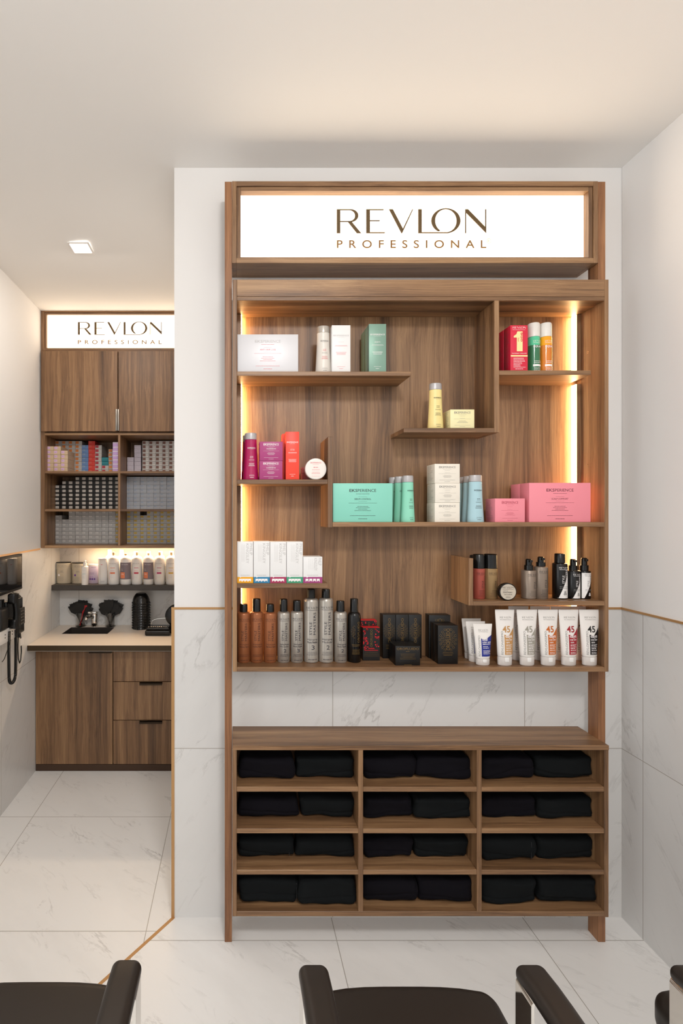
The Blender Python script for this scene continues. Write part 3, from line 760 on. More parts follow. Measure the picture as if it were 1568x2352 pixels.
for pl, pr, pt, col, nm, pos in ((544.6, 581.2, 1244.3, (238, 166, 20), 'yellow', 'leftmost on its shelf'), (582.2, 619.3, 1243.6, (48, 128, 168), 'blue', 'second from the left'), (620.2, 657.2, 1244.4, (166, 48, 88), 'crimson', 'third from the left'), (658.2, 695.2, 1244.4, (66, 154, 116), 'green', 'fourth from the left')):
    carton(f'tall white carton with {nm} band at its foot, {pos}', pl, pr, pt, Z6, yq, .058, WCART, band(col, nm), group='white cartons with coloured bands')
carton('short white carton with purple band at its foot, rightmost of the white cartons', 696.2, 740, 1279, Z6, yq, .07, WCART, band((160, 62, 120), 'purple'), group='white cartons with coloured bands')

# --- styling products, right low shelf
def can(label, pc, yc, zs, rpx, pbody, pcap, ccap, m, kind, prn, group=None, tilt=.1, capm=BLACK, name='spray_can', shoulder=.10, pump=False):
    cx = X(pc, yc); r = rpx*(yc-.02)/F; zb = Z(pbody, yc-.01); zc = Z(pcap, yc-.01); rc = ccap*(yc-.015)/F
    t = thing(name, label, kind, (cx, yc, zs), group)
    g = G(); sh = (zb-zs)*shoulder*.55
    secs = [(zs, r*.93, r*.93), (zs+.0025, r, r), (zb-sh, r, r), (zb-sh*.55, r*.97, r*.97), (zb-sh*.2, r*.86, r*.86), (zb, rc*1.02, rc*1.02)]
    g.loft(cx, yc, secs, m, 32)
    s = esurf(cx, yc, [(zs, r, r), (zb, r, r)], zs, tilt); prn(g, s, r, zb-zs); g.link('can_body', t)
    g = G()
    if not pump:
        g.lathe(cx, yc, [(rc, zb+.0006), (rc*.97, zc-.003), (rc*.9, zc-.0008), (rc*.8, zc)], capm, 28)
    else:
        zm = zb+(zc-zb)*.42
        g.lathe(cx, yc, [(rc, zb+.0006), (rc, zm), (rc*.8, zm+.001)], capm, 28)
        g.lathe(cx, yc, [(rc*.72, zm), (rc*.68, zc-.003), (rc*.5, zc)], capm, 24)
        g.box(cx-rc*.35, cx+rc*.35, yc-rc*1.15, yc, zc-.012, zc-.004, capm, .001, 2)
    o = g.link('pump' if pump else 'cap', t)
    return t
def style(ink, l1=None, l2=None, num=None, hl=.045):
    def f(g, s, r, H):
        g.logo(s, 0, H*.845, r*1.72, ink); g.text(s, 'PROFESSIONAL', 0, H*.82, H*.012, ink, width=r*1.72)
        g.text(s, 'STYLE', -r*.12, H*.44, r*.36, ink, al='l', rot=True, width=H*.20)
        g.text(s, 'MASTERS', r*.42, H*.44, r*.36, ink, al='l', rot=True, width=H*.35, bold=.015)
        if l1: g.text(s, l1, 0, H*.355, H*.028, ink, width=r*1.5)
        if l2: g.text(s, l2, 0, H*.31, H*.03, ink, width=r*1.5, bold=.01)
        if num: g.text(s, num, .001, H*.21, H*.07, ink, width=r*.40)
        g.lines(s, 0, H*.165, 3, H*.007, H*.02, r*1.4, r*1.7, ink, seed=4, n=2); g.lines(s, 0, H*.05, 1, H*.014, 1, r*1.2, r*1.3, ink, seed=9, n=2)
    return f
BRZ = mat('copper_can', (160, 98, 62), .36, .35); SLV = mat('satin_silver_can', (178, 170, 160), .3, .55); BKC = mat('black_can', (15, 13, 12), .25)
INKN = mat('navy_ink', (42, 40, 52), .5); INKB = mat('brown_ink', (70, 44, 36), .5)
yc_ = 1.948
can('copper spray can with short black cap, leftmost on the bottom shelf', 559.2, yc_, Z8, 15, 1406, 1388, 9.3, BRZ, 'spray can', style(INKB, 'Volume', 'Elevator Spray'), 'copper spray cans')
can('copper spray can with tall black cap, between two short capped ones', 589, yc_, Z8, 15, 1405, 1375.5, 9.4, BRZ, 'spray can', style(INKB, 'Volume', 'Amplifier Mousse'), 'copper spray cans')
can('copper spray can with short black cap, beside the silver cans', 620, yc_, Z8, 15, 1406, 1388, 9.3, BRZ, 'spray can', style(INKB, 'Volume', 'Elevator Spray'), 'copper spray cans')
can('silver spray can with tall cap numbered 2, right beside the copper cans', 651, yc_, Z8, 14.6, 1405, 1376.5, 9.2, SLV, 'spray can', style(INKN, 'Styling Mousse', 'Modular', '2'), 'silver spray cans')
can('short silver spray can numbered 3 with black cap', 681.3, yc_, Z8, 14.6, 1404, 1379.5, 9.2, SLV, 'spray can', style(INKN, 'Hairspray', 'Pure Styler', '3'), 'silver spray cans')
can('large silver spray can numbered 3 with its black nozzle showing', 714, yc_+.003, Z8, 16.8, 1374.5, 1353.5, 9.6, SLV, 'spray can', style(INKN, 'Hairspray', 'Photo Finisher', '3'), 'silver spray cans', capm=BLKM)
can('large silver spray can numbered 2 with plain black cap', 748, yc_+.003, Z8, 16.8, 1373.5, 1353.5, 9.8, SLV, 'spray can', style(INKN, 'Hairspray', 'Modular', '2'), 'silver spray cans')
can('silver spray can numbered 2, between large silver can and black can', 781.5, yc_, Z8, 14.7, 1405, 1380.5, 9.4, SLV, 'spray can', style(INKN, 'Hairspray', 'Pure Styler', '2'), 'silver spray cans')
def ornament(g, s, u, v, R, sy=1.0, half=False):
    n = 0
    for ring in range(3):
        rr = R*(.95-.27*ring); cnt = 16-4*ring
        for i in range(cnt):
            a = 2*math.pi*(i+.5*(ring % 2))/cnt
            if abs(math.cos(a)) < .28 or (half and math.cos(a) > 0): continue
            x = u+rr*math.cos(a)*.9; y = v+rr*math.sin(a)*sy; q = R*.125
            for k in range(9):
                b0 = k*math.pi*2/10+a; b1 = (k+1)*math.pi*2/10+a
                g.face([s(x+q*math.cos(b0), y+q*math.sin(b0)), s(x+q*math.cos(b1), y+q*math.sin(b1)), s(x+q*.8*math.cos(b1), y+q*.8*math.sin(b1)), s(x+q*.8*math.cos(b0), y+q*.8*math.sin(b0))], GOLD)
def oro_can(g, s, r, H):
    ornament(g, s, -r*.05, H*.62, r*.75, 1.35, True)
    g.text(s, 'OROFLUIDO', r*.6, H*.40, r*.42, GOLD, al='l', rot=True, width=H*.42)
    g.lines(s, 0, H*.36, 2, H*.012, H*.025, r*1.1, r*1.3, GOLD, seed=2, n=2); g.lines(s, 0, H*.26, 5, H*.009, H*.022, r*.9, r*1.3, GOLD, seed=5, n=2)
can('black can with gold ornament and tall black cap', 813, yc_+.002, Z8, 15.2, 1406, 1375.5, 9.4, BKC, 'spray can', oro_can, shoulder=.22)
# jars, bottles on the right low shelf
ys7 = 1.935
def lab(ink, g_, s, r, H, l2=None):
    g_.logo(s, .001, H*.82, r*1.7, ink); g_.text(s, 'PROFESSIONAL', .001, H*.79, H*.018, ink, width=r*1.7)
    g_.text(s, 'STYLE', r*.3, H*.36, r*.34, ink, al='l', rot=True, width=H*.24)
    g_.text(s, 'MASTERS', r*.85, H*.36, r*.36, ink, al='l', rot=True, width=H*.40, bold=.015)
    g_.lines(s, .002, H*.28, 5, H*.014, H*.045, r*1.0, r*1.5, ink, seed=3, n=2)
TERR = mat('terracotta_can', (172, 84, 70), .38, .2); OCH = mat('ochre_gold_can', (158, 128, 88), .33, .4); TAU = mat('taupe_can', (142, 126, 112), .33, .45)
can('terracotta styling tube with tall black cap, beside the low divider', 1099, ys7, Z7, 13.4, 1305.5, 1273, 13.0, TERR, 'bottle', lambda g, s, r, H: lab(INKB, g, s, r, H), name='styling_bottle', shoulder=.01)
can('black capped styling tube hidden behind the terracotta one', 1091, ys7+.038, Z7, 12.5, 1305, 1275, 12.0, TERR, 'bottle', lambda g, s, r, H: None, name='styling_bottle', shoulder=.01)
can('ochre gold styling tube with tall black cap', 1126, ys7, Z7, 15, 1305.5, 1272.5, 14.6, OCH, 'bottle', lambda g, s, r, H: lab(INKB, g, s, r, H), name='styling_bottle', shoulder=.01, tilt=.2)
def p2(g, s, r):
    g.logo(s, 0, r*.40, r*1.25, INKD); g.text(s, 'PROFESSIONAL', 0, r*.28, r*.06, INKD, width=r*1.25)
    g.text(s, 'STYLE', -r*.55, r*.05, r*.13, INKG, al='l', width=r*.5); g.text(s, 'MASTERS', -r*.55, -r*.14, r*.15, INKD, al='l', width=r*1.0, bold=.02)
    g.lines(s, 0, -r*.33, 1, r*.07, 1, r*.9, r*.9, INKD, seed=2); g.lines(s, 0, -r*.52, 3, r*.035, r*.09, r*.5, r*.7, INKD, seed=3)
round_jar('round black rimmed jar standing on edge with beige lid', 1166.5, 1356, 1.882, 0.0322, .028, mat('beige_lid', (196, 184, 168), .4), BLACK, p2, Z7)
can('shorter taupe bottle with black pump, left of its taller neighbour', 1213.5, ys7, Z7, 15.6, 1309.5, 1284, 9.5, TAU, 'bottle', lambda g, s, r, H: lab(INKD, g, s, r, H), name='pump_bottle', shoulder=.05, pump=True, tilt=.25)
can('taller taupe bottle with black pump, right of its shorter neighbour', 1241.5, ys7-.003, Z7, 14.6, 1301, 1279, 9.7, TAU, 'bottle', lambda g, s, r, H: lab(INKD, g, s, r, H), name='pump_bottle', shoulder=.08, pump=True)
def duo(inv=False):
    def f(g, s, r, H):
        a = WHITE if not inv else WHITE
        m = 12
        for i in range(m):
            u0 = -r*1.2+2.5*r*i/m; u1 = -r*1.2+2.5*r*(i+1)/m
            f0 = max(0, min(1, (u0+r*.8)/(r*1.7))); f1 = max(0, min(1, (u1+r*.8)/(r*1.7)))
            if not inv: lo0, hi0, lo1, hi1 = .03, .03+f0*.82, .03, .03+f1*.82
            else: lo0, hi0, lo1, hi1 = .03+f0*.82, .93, .03+f1*.82, .93
            if hi0-lo0 > .005 or hi1-lo1 > .005: g.face([s(u0, lo0*H), s(u1, lo1*H), s(u1, hi1*H), s(u0, hi0*H)], a)
        s2 = lambda u, v: tuple(Vector(s(u, v))+Vector((0, -.0005, 0)))
        k1, k2 = (INKW, INKD) if not inv else (INKD, INKD)
        g.logo(s2, 0, H*.85, r*1.5, k1); g.lines(s2, 0, H*.82, 1, H*.014, 1, r*1.4, r*1.4, k1, seed=2)
        g.text(s2, 'STYLE', -r*.05, H*.44, r*.3, k1 if not inv else INKG, al='l', rot=True, width=H*.22)
        g.text(s2, 'MASTERS', r*.5, H*.44, r*.36, INKW if not inv else INKD, al='l', rot=True, width=H*.38, bold=.02)
        g.text(s2, '&', r*.12, H*.12, H*.12, INKG if not inv else INKW, bold=.01)
        g.lines(s2, 0, H*.34, 2, H*.02, H*.045, r*1.2, r*1.4, INKG, seed=6)
    return f
can('tallest black and white bottle with wide black cap, right low shelf', 1285, ys7, Z7, 15.4, 1293, 1271.5, 11, BKC, 'bottle', duo(), name='styling_bottle', shoulder=.07, group='black and white bottles')
can('black and white bottle with black pump, middle one of the three', 1315.5, ys7, Z7, 13.8, 1311, 1284, 8.6, BKC, 'bottle', duo(), name='pump_bottle', pump=True, shoulder=.05, group='black and white bottles', tilt=.2)
can('mostly white black-footed bottle with black pump, rightmost of the three', 1341, ys7, Z7, 13, 1311, 1281.5, 8.8, BKC, 'bottle', duo(True), name='pump_bottle', pump=True, shoulder=.05, group='black and white bottles', tilt=.25)
# --- dark cartons on the bottom shelf
BKB = mat('black_carton', (17, 15, 14), .38); REDT = mat('bright_red_carton', (200, 26, 34), .45); REDI = mat('bright_red_ink', (214, 22, 36), .5)
WCORN = mat('worn_paper', (200, 190, 178), .7)
def oro(g, s, w, H):
    ornament(g, s, 0, H*.63, w*.47, 1.25); g.text(s, 'OROFLUIDO', w*.11, H*.36, w*.21, GOLD, al='l', rot=True, width=H*.56)
    g.lines(s, 0, H*.30, 1, H*.014, 1, w*.5, w*.55, GOLD, seed=3); g.rect(s, -w*.28, w*.28, H*.27, H*.274, GOLD); g.lines(s, 0, H*.24, 2, H*.009, H*.02, w*.4, w*.6, GOLD, seed=4)
def oro_low(g, s, w, H):
    g.text(s, 'OROFLUIDO', 0, H*.80, H*.13, GOLD, width=w*.9); g.lines(s, 0, H*.71, 1, H*.03, 1, w*.15, w*.16, GOLD); g.lines(s, 0, H*.6, 6, H*.015, H*.055, w*.4, w*.65, GOLD, seed=6)
    g.lines(s, 0, H*.03, 1, H*.03, 1, w*.3, w*.3, GOLD, seed=2)
def redp(g, s, w, H):
    rd = random.Random(int(w*1e5))
    for i in range(85):
        sd = -1 if rd.random() < .5 else 1
        u = sd*w*rd.uniform(.2, .47); v = H*rd.uniform(.42, .97)
        if sd < 0: v = H*rd.uniform(.33, .97)
        q = w*rd.uniform(.012, .045); n = 7
        g.face([s(max(-w*.49, min(w*.49, u+q*math.cos(2*math.pi*k/n))), v+q*math.sin(2*math.pi*k/n)*rd.uniform(.6, 1.2)) for k in range(n)], REDI)
    s2 = lambda u, v: tuple(Vector(s(u, v))+Vector((0, -.0004, 0)))
    g.text(s2, 'OROFLUIDO', w*.07, H*.42, w*.15, GOLD, al='l', rot=True, width=H*.53)
    g.text(s2, 'ASIA', 0, H*.355, H*.035, REDI, width=w*.38, bold=.02); g.rect(s2, -w*.4, w*.4, H*.30, H*.305, REDI); g.lines(s2, 0, H*.315, 1, H*.015, 1, w*.75, w*.78, REDI, seed=2)
    g.lines(s2, 0, H*.24, 3, H*.01, H*.05, w*.7, w*.9, GOLD, seed=3)
def redbox(label, pl, pr, pt, y, dep):
    x0, x1 = X(pl, y), X(pr, y); zt = Z(pt, y); g = G(); g.box(x0, x1, y, y+dep, Z8, zt-.0006, BKB, .0005, 1); g.box(x0, x1, y, y+dep, zt-.0012, zt, REDT)
    redp(g, fsurf((x0+x1)/2, y, Z8), x1-x0, zt-Z8)
    tag(g.link('product_box', origin=((x0+x1)/2, y+dep/2, Z8)), label, 'box', 'black cartons with red speckles')
redbox('black carton speckled with red petals, front one of two', 833, 872, 1441.5, 1.9585, .032)
redbox('black carton with red petals and red top, rear and taller one of two', 829, 865, 1425, 1.9935, .033)
for i, (a, b, pos) in enumerate(((879, 908.2, 'left'), (909, 938, 'middle'), (938.8, 968, 'right'))):
    carton(f'tall black carton with gold ornament, {pos} one of three side by side', a, b, 1412, Z8, 1.9875, .040, BKB, oro, group='tall black cartons with gold ornament')
carton('low black carton with gold lettering, in front of three tall ones', 908, 964.5, 1484, Z8, 1.894, .078, BKB, oro_low)
carton('tall black carton at the back left of the right-hand dark group', 985, 1034, 1413, Z8, 1.9885, .04, BKB, oro, group='dark cartons left of the blue tubes')
carton('black carton with gold ornament, foremost one beside the blue labelled tubes', 1005.5, 1051, 1436.5, Z8, 1.912, .036, BKB, oro, group='dark cartons left of the blue tubes')
y2 = 1.9495
carton('black carton squeezed behind the foremost gold ornament carton', CX+X(1005, 1.912)*F/y2, CX+X(1050.5, 1.912)*F/y2, CY-(Z(1436.5, 1.912)-CH)*F/y2, Z8, y2, .036, BKB, group='dark cartons left of the blue tubes')
# --- squeeze tubes
TUBE = mat('white_tube', (236, 230, 224), .38); TCAP = mat('translucent_cap', (214, 206, 200), .28)
def tubep(label, pc, y, pbw, ptw, pt, m, prn, group, name='squeeze_tube'):
    """y = front of the foot; pbw/ptw: widths (px) of foot and crimp"""
    yc = y+.016; cx = X(pc, yc); rb = pbw/2*y/F; rt = ptw/2*yc/F; zt = Z(pt, yc); H = zt-Z8
    t = thing(name, label, 'tube', (cx, yc, Z8), group)
    hc = H*.155
    g = G(); g.loft(cx, yc, [(Z8, rb*.90, .0145), (Z8+.002, rb*.97, .0158), (Z8+hc*.75, rb, .0162), (Z8+hc, rb*.99, .016)], TCAP, 32)
    g.box(cx-rb*.28, cx+rb*.28, yc-.0175, yc-.014, Z8+hc*.45, Z8+hc*.98, WHITE, .001, 2)
    o = g.link('cap', t); o['label'] = 'translucent cap'
    z0 = Z8+hc+.0006; secs = [(z0, rb*.93, .015), (z0+.003, rb*1.0, .0168)]
    for k in range(1, 12):
        q = k/11; secs.append((z0+.003+(zt-.007-z0-.003)*q, rb+(rt-rb)*q, .0168*(1-q**1.7)+.0012*q**1.7))
    secs.append((zt, rt, .0012))
    g = G(); g.loft(cx, yc, secs, TUBE, 36)
    def s(u, v):
        z = Z8+v
        for i in range(len(secs)-1):
            if z <= secs[i+1][0] or i == len(secs)-2: break
        q = max(0, min(1, (z-secs[i][0])/(secs[i+1][0]-secs[i][0]))); rx = secs[i][1]+(secs[i+1][1]-secs[i][1])*q; ry = secs[i][2]+(secs[i+1][2]-secs[i][2])*q
        uu = max(-.985*rx, min(.985*rx, u)); return (cx+uu, yc-ry*math.sqrt(1-(uu/rx)**2)-.0007, z)
    prn(g, s, rb, rt, H, m); g.link('tube_body', t); return t
def p45(g, s, rb, rt, H, m):
    up = lambda e: (lambda u, v: tuple(Vector(s(u, v))+Vector((0, -e, 0))))
    n = 10; a0 = -.28*rb; a1 = rb*1.10
    for i in range(n):
        u0 = a0+(a1-a0)*i/n; u1 = a0+(a1-a0)*(i+1)/n; q0 = i/n; q1 = (i+1)/n
        top = lambda q: H*(.56-.02*math.sin(q*3.1)+ (0 if q < .45 else (q-.45)*.22))
        for j in range(6):
            w0 = j/6; w1 = (j+1)/6; lo = H*.20
            g.face([s(u0, lo+(top(q0)-lo)*w0), s(u1, lo+(top(q1)-lo)*w0), s(u1, lo+(top(q1)-lo)*w1), s(u0, lo+(top(q0)-lo)*w1)], m)
    g.logo(s, .001, H*.845, rb*1.55, INKG); g.text(s, 'PROFESSIONAL', .001, H*.815, H*.013, INKG, width=rb*1.55)
    g.text(up(.0004), '45', .001, H*.60, H*.115, m, width=rb*1.05, bold=.03)
    g.text(up(.0005), 'days', rb*.33, H*.505, H*.06, INKW, width=rb*.98, bold=.02)
    g.text(up(.0005), 'total color', rb*.35, H*.455, H*.032, INKW, width=rb*1.0, bold=.012); g.text(up(.0005), 'care', rb*.16, H*.41, H*.032, INKW, width=rb*.5, bold=.012)
    g.rect(up(.0004), -rb*.1, rb*.85, H*.383, H*.386, INKW, 3); g.lines(up(.0004), -rb*.12, H*.365, 4, H*.016, H*.03, rb*.7, rb*.95, INKW, 'l', seed=3, n=2)
    g.lines(up(.0004), -rb*.12, H*.24, 2, H*.012, H*.022, rb*.5, rb*.9, INKW, 'l', seed=5, n=2)
    g.text(s, 'REVLONISSIMO', -rb*.44, H*.20, rb*.27, INKG, al='l', rot=True, width=H*.42)
def ptot(g, s, rb, rt, H, m):
    up = lambda e: (lambda u, v: tuple(Vector(s(u, v))+Vector((0, -e, 0))))
    n = 10; a0 = -.42*rb; a1 = rb*1.25; lo = H*.22
    for i in range(n):
        u0 = a0+(a1-a0)*i/n; u1 = a0+(a1-a0)*(i+1)/n; top = lambda q: H*(.655-.03*math.sin(min(1, q*1.6)*3.1)+(0 if q < .5 else (q-.5)*.16))
        for j in range(6):
            w0 = j/6; w1 = (j+1)/6
            g.face([s(u0, lo+(top(i/n)-lo)*w0), s(u1, lo+(top((i+1)/n)-lo)*w0), s(u1, lo+(top((i+1)/n)-lo)*w1), s(u0, lo+(top(i/n)-lo)*w1)], m)
    g.logo(s, 0, H*.83, rb*1.4, INKG); g.text(s, 'PROFESSIONAL', 0, H*.80, H*.014, INKG, width=rb*1.4)
    g.text(up(.0005), 'total', rb*.1, H*.60, H*.075, INKW, width=rb*.8, bold=.02); g.text(up(.0005), 'color care', rb*.38, H*.545, H*.045, INKW, width=rb*1.3, bold=.015)
    g.lines(up(.0004), -rb*.25, H*.51, 1, H*.025, 1, rb*1.2, rb*1.2, INKW, 'l', seed=2, n=2); g.lines(up(.0004), -rb*.2, H*.455, 2, H*.018, H*.035, rb*.6, rb*1.1, INKW, 'l', seed=3, n=2)
    g.lines(up(.0004), -rb*.2, H*.36, 4, H*.014, H*.027, rb*.8, rb*1.2, INKW, 'l', seed=5, n=2)
    g.text(s, 'REVLONISSIMO', -rb*.55, H*.22, rb*.26, INKG, al='l', rot=True, width=H*.50)
BLUEL = mat('royal_blue_label', (36, 48, 132), .45)
for i, (pc, y, ptw, pt, lb) in enumerate(((1108, 1.893, 43, 1432.5, 'short white tube with royal blue label, front one of three'), (1091.5, 1.935, 44, 1427, 'short white tube with blue label, second of three overlapping'), (1082, 1.975, 44, 1420.5, 'short white tube, rearmost of the three blue labelled ones'))):
    tubep(lb, pc, y, 31.5, ptw, pt, BLUEL, ptot, 'blue labelled tubes')
t45 = (((1158.5), 44, (192, 142, 84), 'golden tan', 'leftmost'), (1209.5, 47, (160, 154, 142), 'silver grey', 'second'), (1258, 45.5, (196, 100, 30), 'burnt orange', 'middle'), (1305.2, 45.5, (158, 26, 38), 'dark red', 'fourth'), (1352.7, 47, (36, 32, 32), 'black', 'rightmost'))
for pc, ptw, col, nm, pos in t45:
    tubep(f'tall white tube with {nm} label, {pos} of the five in front', pc, 1.889, 33, ptw, 1400, mat('label_'+nm.replace(' ', '_'), col, .42), p45, 'tall tubes in the front row')
for i, (pc, nm, nb) in enumerate(((1190, 'label_silver_grey', 'first and second'), (1240, 'label_dark_red', 'second and middle'), (1287, 'label_burnt_orange', 'middle and fourth'), (1332, 'label_black', 'fourth and rightmost'))):
    tubep(f'tall white tube in the back row between the {nb} front tubes', pc, 1.958, 32, 46, 1392.5, MATS[nm], p45, 'tall tubes in the back row')

# ------------------------------------------------------------------ wash-up niche on the left: cabinets
YU = 3.293; XRN = XL-0.0015
def xu(px): return X(px, YU)
def zu(py): return Z(py, YU)
cab = thing('hanging_cupboard', 'walnut wall cupboard with two doors above open shelves in the niche', 'cupboard', ((XLL+XRN)/2, 3.45, zu(1259)))
zt_d = zu(808)
part('side_panel', (XLL+.001, xu(102.5), YU+.002, 3.655, zu(1259), zt_d, WV), parent=cab)
part('side_panel', (XRN-.025, XRN, YU+.002, 3.655, zu(1259), zt_d, WV), parent=cab)
xa, xb = xu(102.5), XRN-.025
part('back_panel', (xa, xb, 3.637, 3.655, zu(1259), zt_d, WV), parent=cab)
part('middle_panel', (xu(270.7), xu(276), YU+.002, 3.637, zu(1253), zu(999), WV), parent=cab)
part('shelf', (xa, xb, YU+.002, 3.637, zu(999.3), zu(993.5), WH), parent=cab)
part('bottom_panel', (xa, xb, YU+.002, 3.637, zu(1259), zu(1253), WH), parent=cab)
for t_, b_ in ((1082, 1087.2), (1169.2, 1174.6)):
    part('shelf', (xa, xu(270.7), YU+.003, 3.637, zu(b_), zu(t_), WH), parent=cab); part('shelf', (xu(276), xb, YU+.003, 3.637, zu(b_), zu(t_), WH), parent=cab)
part('top_panel', (XLL+.001, XRN, YU+.002, 3.655, zt_d, zt_d+.008, WH), parent=cab)
for a, b, hx in ((xu(97), xu(271.2), 1), (xu(273.2), XRN-.002, 0)):
    g = G(); g.box(a, b, YU-.018, YU, zu(991.8), zu(808.6), WV, .0006, 1); d = g.link('door', cab)
    hx0 = xu(267.4) if hx else xu(272.0)
    g = G(); g.box(hx0, hx0+.0095, YU-.030, YU-.0185, zu(991), zu(942), STEEL, .001, 2); o = g.link('handle', d); o['label'] = 'thin steel handle'
yS = 3.30
sign(XLL+.001, XRN, zt_d+.010, Z(712, yS), yS, .3, .022, .010, .014, 179, 371.5, Z(769, yS+.022), Z(740, yS+.022), Z(790.3, yS+.022), Z(781, yS+.022), 3.5,
     'smaller white illuminated sign in walnut frame above the niche cupboard', inset=.018)
area('undershelf_light', (-0.60, 3.56, zu(1259)-.006), (math.radians(-20), 0, 0), 0.85, 0.03, 4.2, (1.0, 0.82, 0.60))
g = G(); g.box(-1.02, -0.25, 3.55, 3.565, zu(1259)-.005, zu(1259), LED); tag(g.link('led_strip'), 'warm light strip fixed under the niche cupboard', 'light')

# base cupboard
base = thing('base_cupboard', 'walnut base cupboard with one door and three drawers in the niche', 'cupboard', ((XLL+XRN)/2, 3.4, 0))
yb_ = 3.205
def xb_(px): return X(px, yb_)
def zb_(py): return Z(py, yb_)
zk = zb_(1755)
part('carcass', (XLL+.001, XLL+.017, yb_+.019, 3.655, zk, .780, WV), (XRN-.016, XRN, yb_+.019, 3.655, zk, .780, WV), (XLL+.017, XRN-.016, 3.645, 3.655, zk, .780, WV),
     (XLL+.017, XRN-.016, yb_+.019, 3.645, zk, zk+.016, WH), (xb_(254), xb_(264), yb_+.019, 3.645, zk+.016, .780, WV), parent=base)
part('plinth', (XLL+.001, XRN, yb_+.006, 3.655, 0, zb_(1756.5), mat('dark_walnut_plinth', (70, 48, 32), .5)), parent=base)
g = G(); g.box(xb_(82), xb_(258.3), yb_, yb_+.018, zb_(1755), zb_(1497), WV, .0006, 1); d = g.link('door', base)
HD = mat('bronze_handle', (58, 46, 34), .35, .7)
g = G(); g.box(xb_(205), xb_(257), yb_-.012, yb_-.0005, zb_(1499.5), zb_(1496.5), HD); g.link('handle', d)
for a, b in ((1497, 1565), (1566.5, 1653.5), (1655, 1755)):
    g = G(); g.box(xb_(260.3), XRN-.002, yb_, yb_+.018, zb_(b), zb_(a), WV, .0006, 1); d = g.link('drawer', base)
    if a > 1500:
        g = G(); g.box(xb_(321), xb_(373), yb_-.016, yb_-.0005, zb_(a+1.2), zb_(a), HD); g.box(xb_(321), xb_(373), yb_-.016, yb_-.0135, zb_(a+5.5), zb_(a), HD); g.link('handle', d)
# worktop with sink cut-out
YC0 = 3.079; zc_ = 0.817; SX0, SX1, SY0, SY1 = -1.137, -.8345, 3.384, 3.581
wt = thing('worktop', 'cream stone worktop with dark bronze front edge and inset sink', 'worktop', ((XLL+XRN)/2, 3.37, .782))
g = G()
g.box(XLL+.001, XRN, YC0+.004, SY0, .782, zc_, COUNTER); g.box(XLL+.001, XRN, SY1, 3.658, .782, zc_, COUNTER)
g.box(XLL+.001, SX0, SY0, SY1, .782, zc_, COUNTER); g.box(SX1, XRN, SY0, SY1, .782, zc_, COUNTER)
g.link('stone_slab', wt)
g = G(); g.box(XLL+.001, XRN, YC0, YC0+.0038, .785, zc_, DKBR); o = g.link('front_edge', wt); o['label'] = 'dark bronze edge'
g = G(); t_ = .003; zbm = .66
SNK = mat('sink_steel', (112, 104, 98), .3, .85)
g.box(SX0+.0005, SX0+t_, SY0+.0005, SY1-.0005, zbm, zc_+.001, SNK); g.box(SX1-t_, SX1-.0005, SY0+.0005, SY1-.0005, zbm, zc_+.001, SNK)
g.box(SX0+t_, SX1-t_, SY0+.0005, SY0+t_, zbm, zc_+.001, SNK); g.box(SX0+t_, SX1-t_, SY1-t_, SY1-.0005, zbm, zc_+.001, SNK); g.box(SX0+t_, SX1-t_, SY0+t_, SY1-t_, zbm, zbm+.002, SNK)
g.lathe((SX0+SX1)/2, (SY0+SY1)/2, [(.022, zbm+.002), (.022, zbm+.004), (.016, zbm+.004)], CHROME, 20)
g.link('sink', wt)
# tap
tx = X(217.5, 3.62); tyy = 3.615
t = thing('tap', 'chrome mixer tap behind the sink', 'tap', (tx, tyy, zc_))
g = G(); g.lathe(tx, tyy, [(.026, zc_), (.026, zc_+.004), (.021, zc_+.007), (.021, zc_+.078), (.019, zc_+.084)], CHROME, 24); g.link('tap_body', t)
g = G(); g.tube([(tx, tyy, zc_+.062), (tx-.012, tyy-.03, zc_+.074), (tx-.026, tyy-.062, zc_+.078), (tx-.034, tyy-.082, zc_+.072), (tx-.036, tyy-.088, zc_+.060)], .0105, CHROME, 14); g.link('spout', t)
g = G(); g.box(tx-.036, tx+.022, tyy-.045, tyy+.020, zc_+.090, zc_+.106, CHROME, .004, 3, rot=Matrix.Rotation(-.18, 3, 'X')); g.lathe(tx, tyy, [(.019, zc_+.0845), (.019, zc_+.094)], CHROME, 24); g.link('lever', t)
# back shelf with bottles
YSH = 3.489; ZSH = 1.124
g = G(); g.box(X(118, YSH), XRN, YSH, 3.658, Z(1356.5, YSH), ZSH, SLATE, .001, 1)
tag(g.link('bottle_shelf', origin=(-.74, 3.57, 1.09)), 'thin dark slate shelf carrying salon bottles above the sink', 'shelf')
yb2 = 3.602
def tub(label, pl, pr, pt, col, lid, y=yb2, prn=None, group=None, lidh=.006, seg=36):
    cx = X((pl+pr)/2, y); r = (pr-pl)/2*(y-.03)/F; H = Z(pt, y)-ZSH
    t = thing('product_tub', label, 'tub', (cx, y, ZSH), group)
    secs = [(ZSH, r*.96, r*.7), (ZSH+.003, r, r*.75), (ZSH+H-lidh, r, r*.75)]
    g = G(); g.loft(cx, y, secs, col, seg); prn(g, esurf(cx, y, [(ZSH, r, r*.75), (ZSH+H, r, r*.75)], ZSH), r, H); g.link('tub_body', t)
    g = G(); g.loft(cx, y, [(ZSH+H-lidh+.0005, r*.98, r*.74), (ZSH+H-.001, r*1.0, r*.76), (ZSH+H, r*.95, r*.7)], lid, seg); g.link('lid', t)
BEI = mat('beige_tub', (196, 182, 158), .45)
PURP = mat('purple_ink', (112, 66, 150), .5)
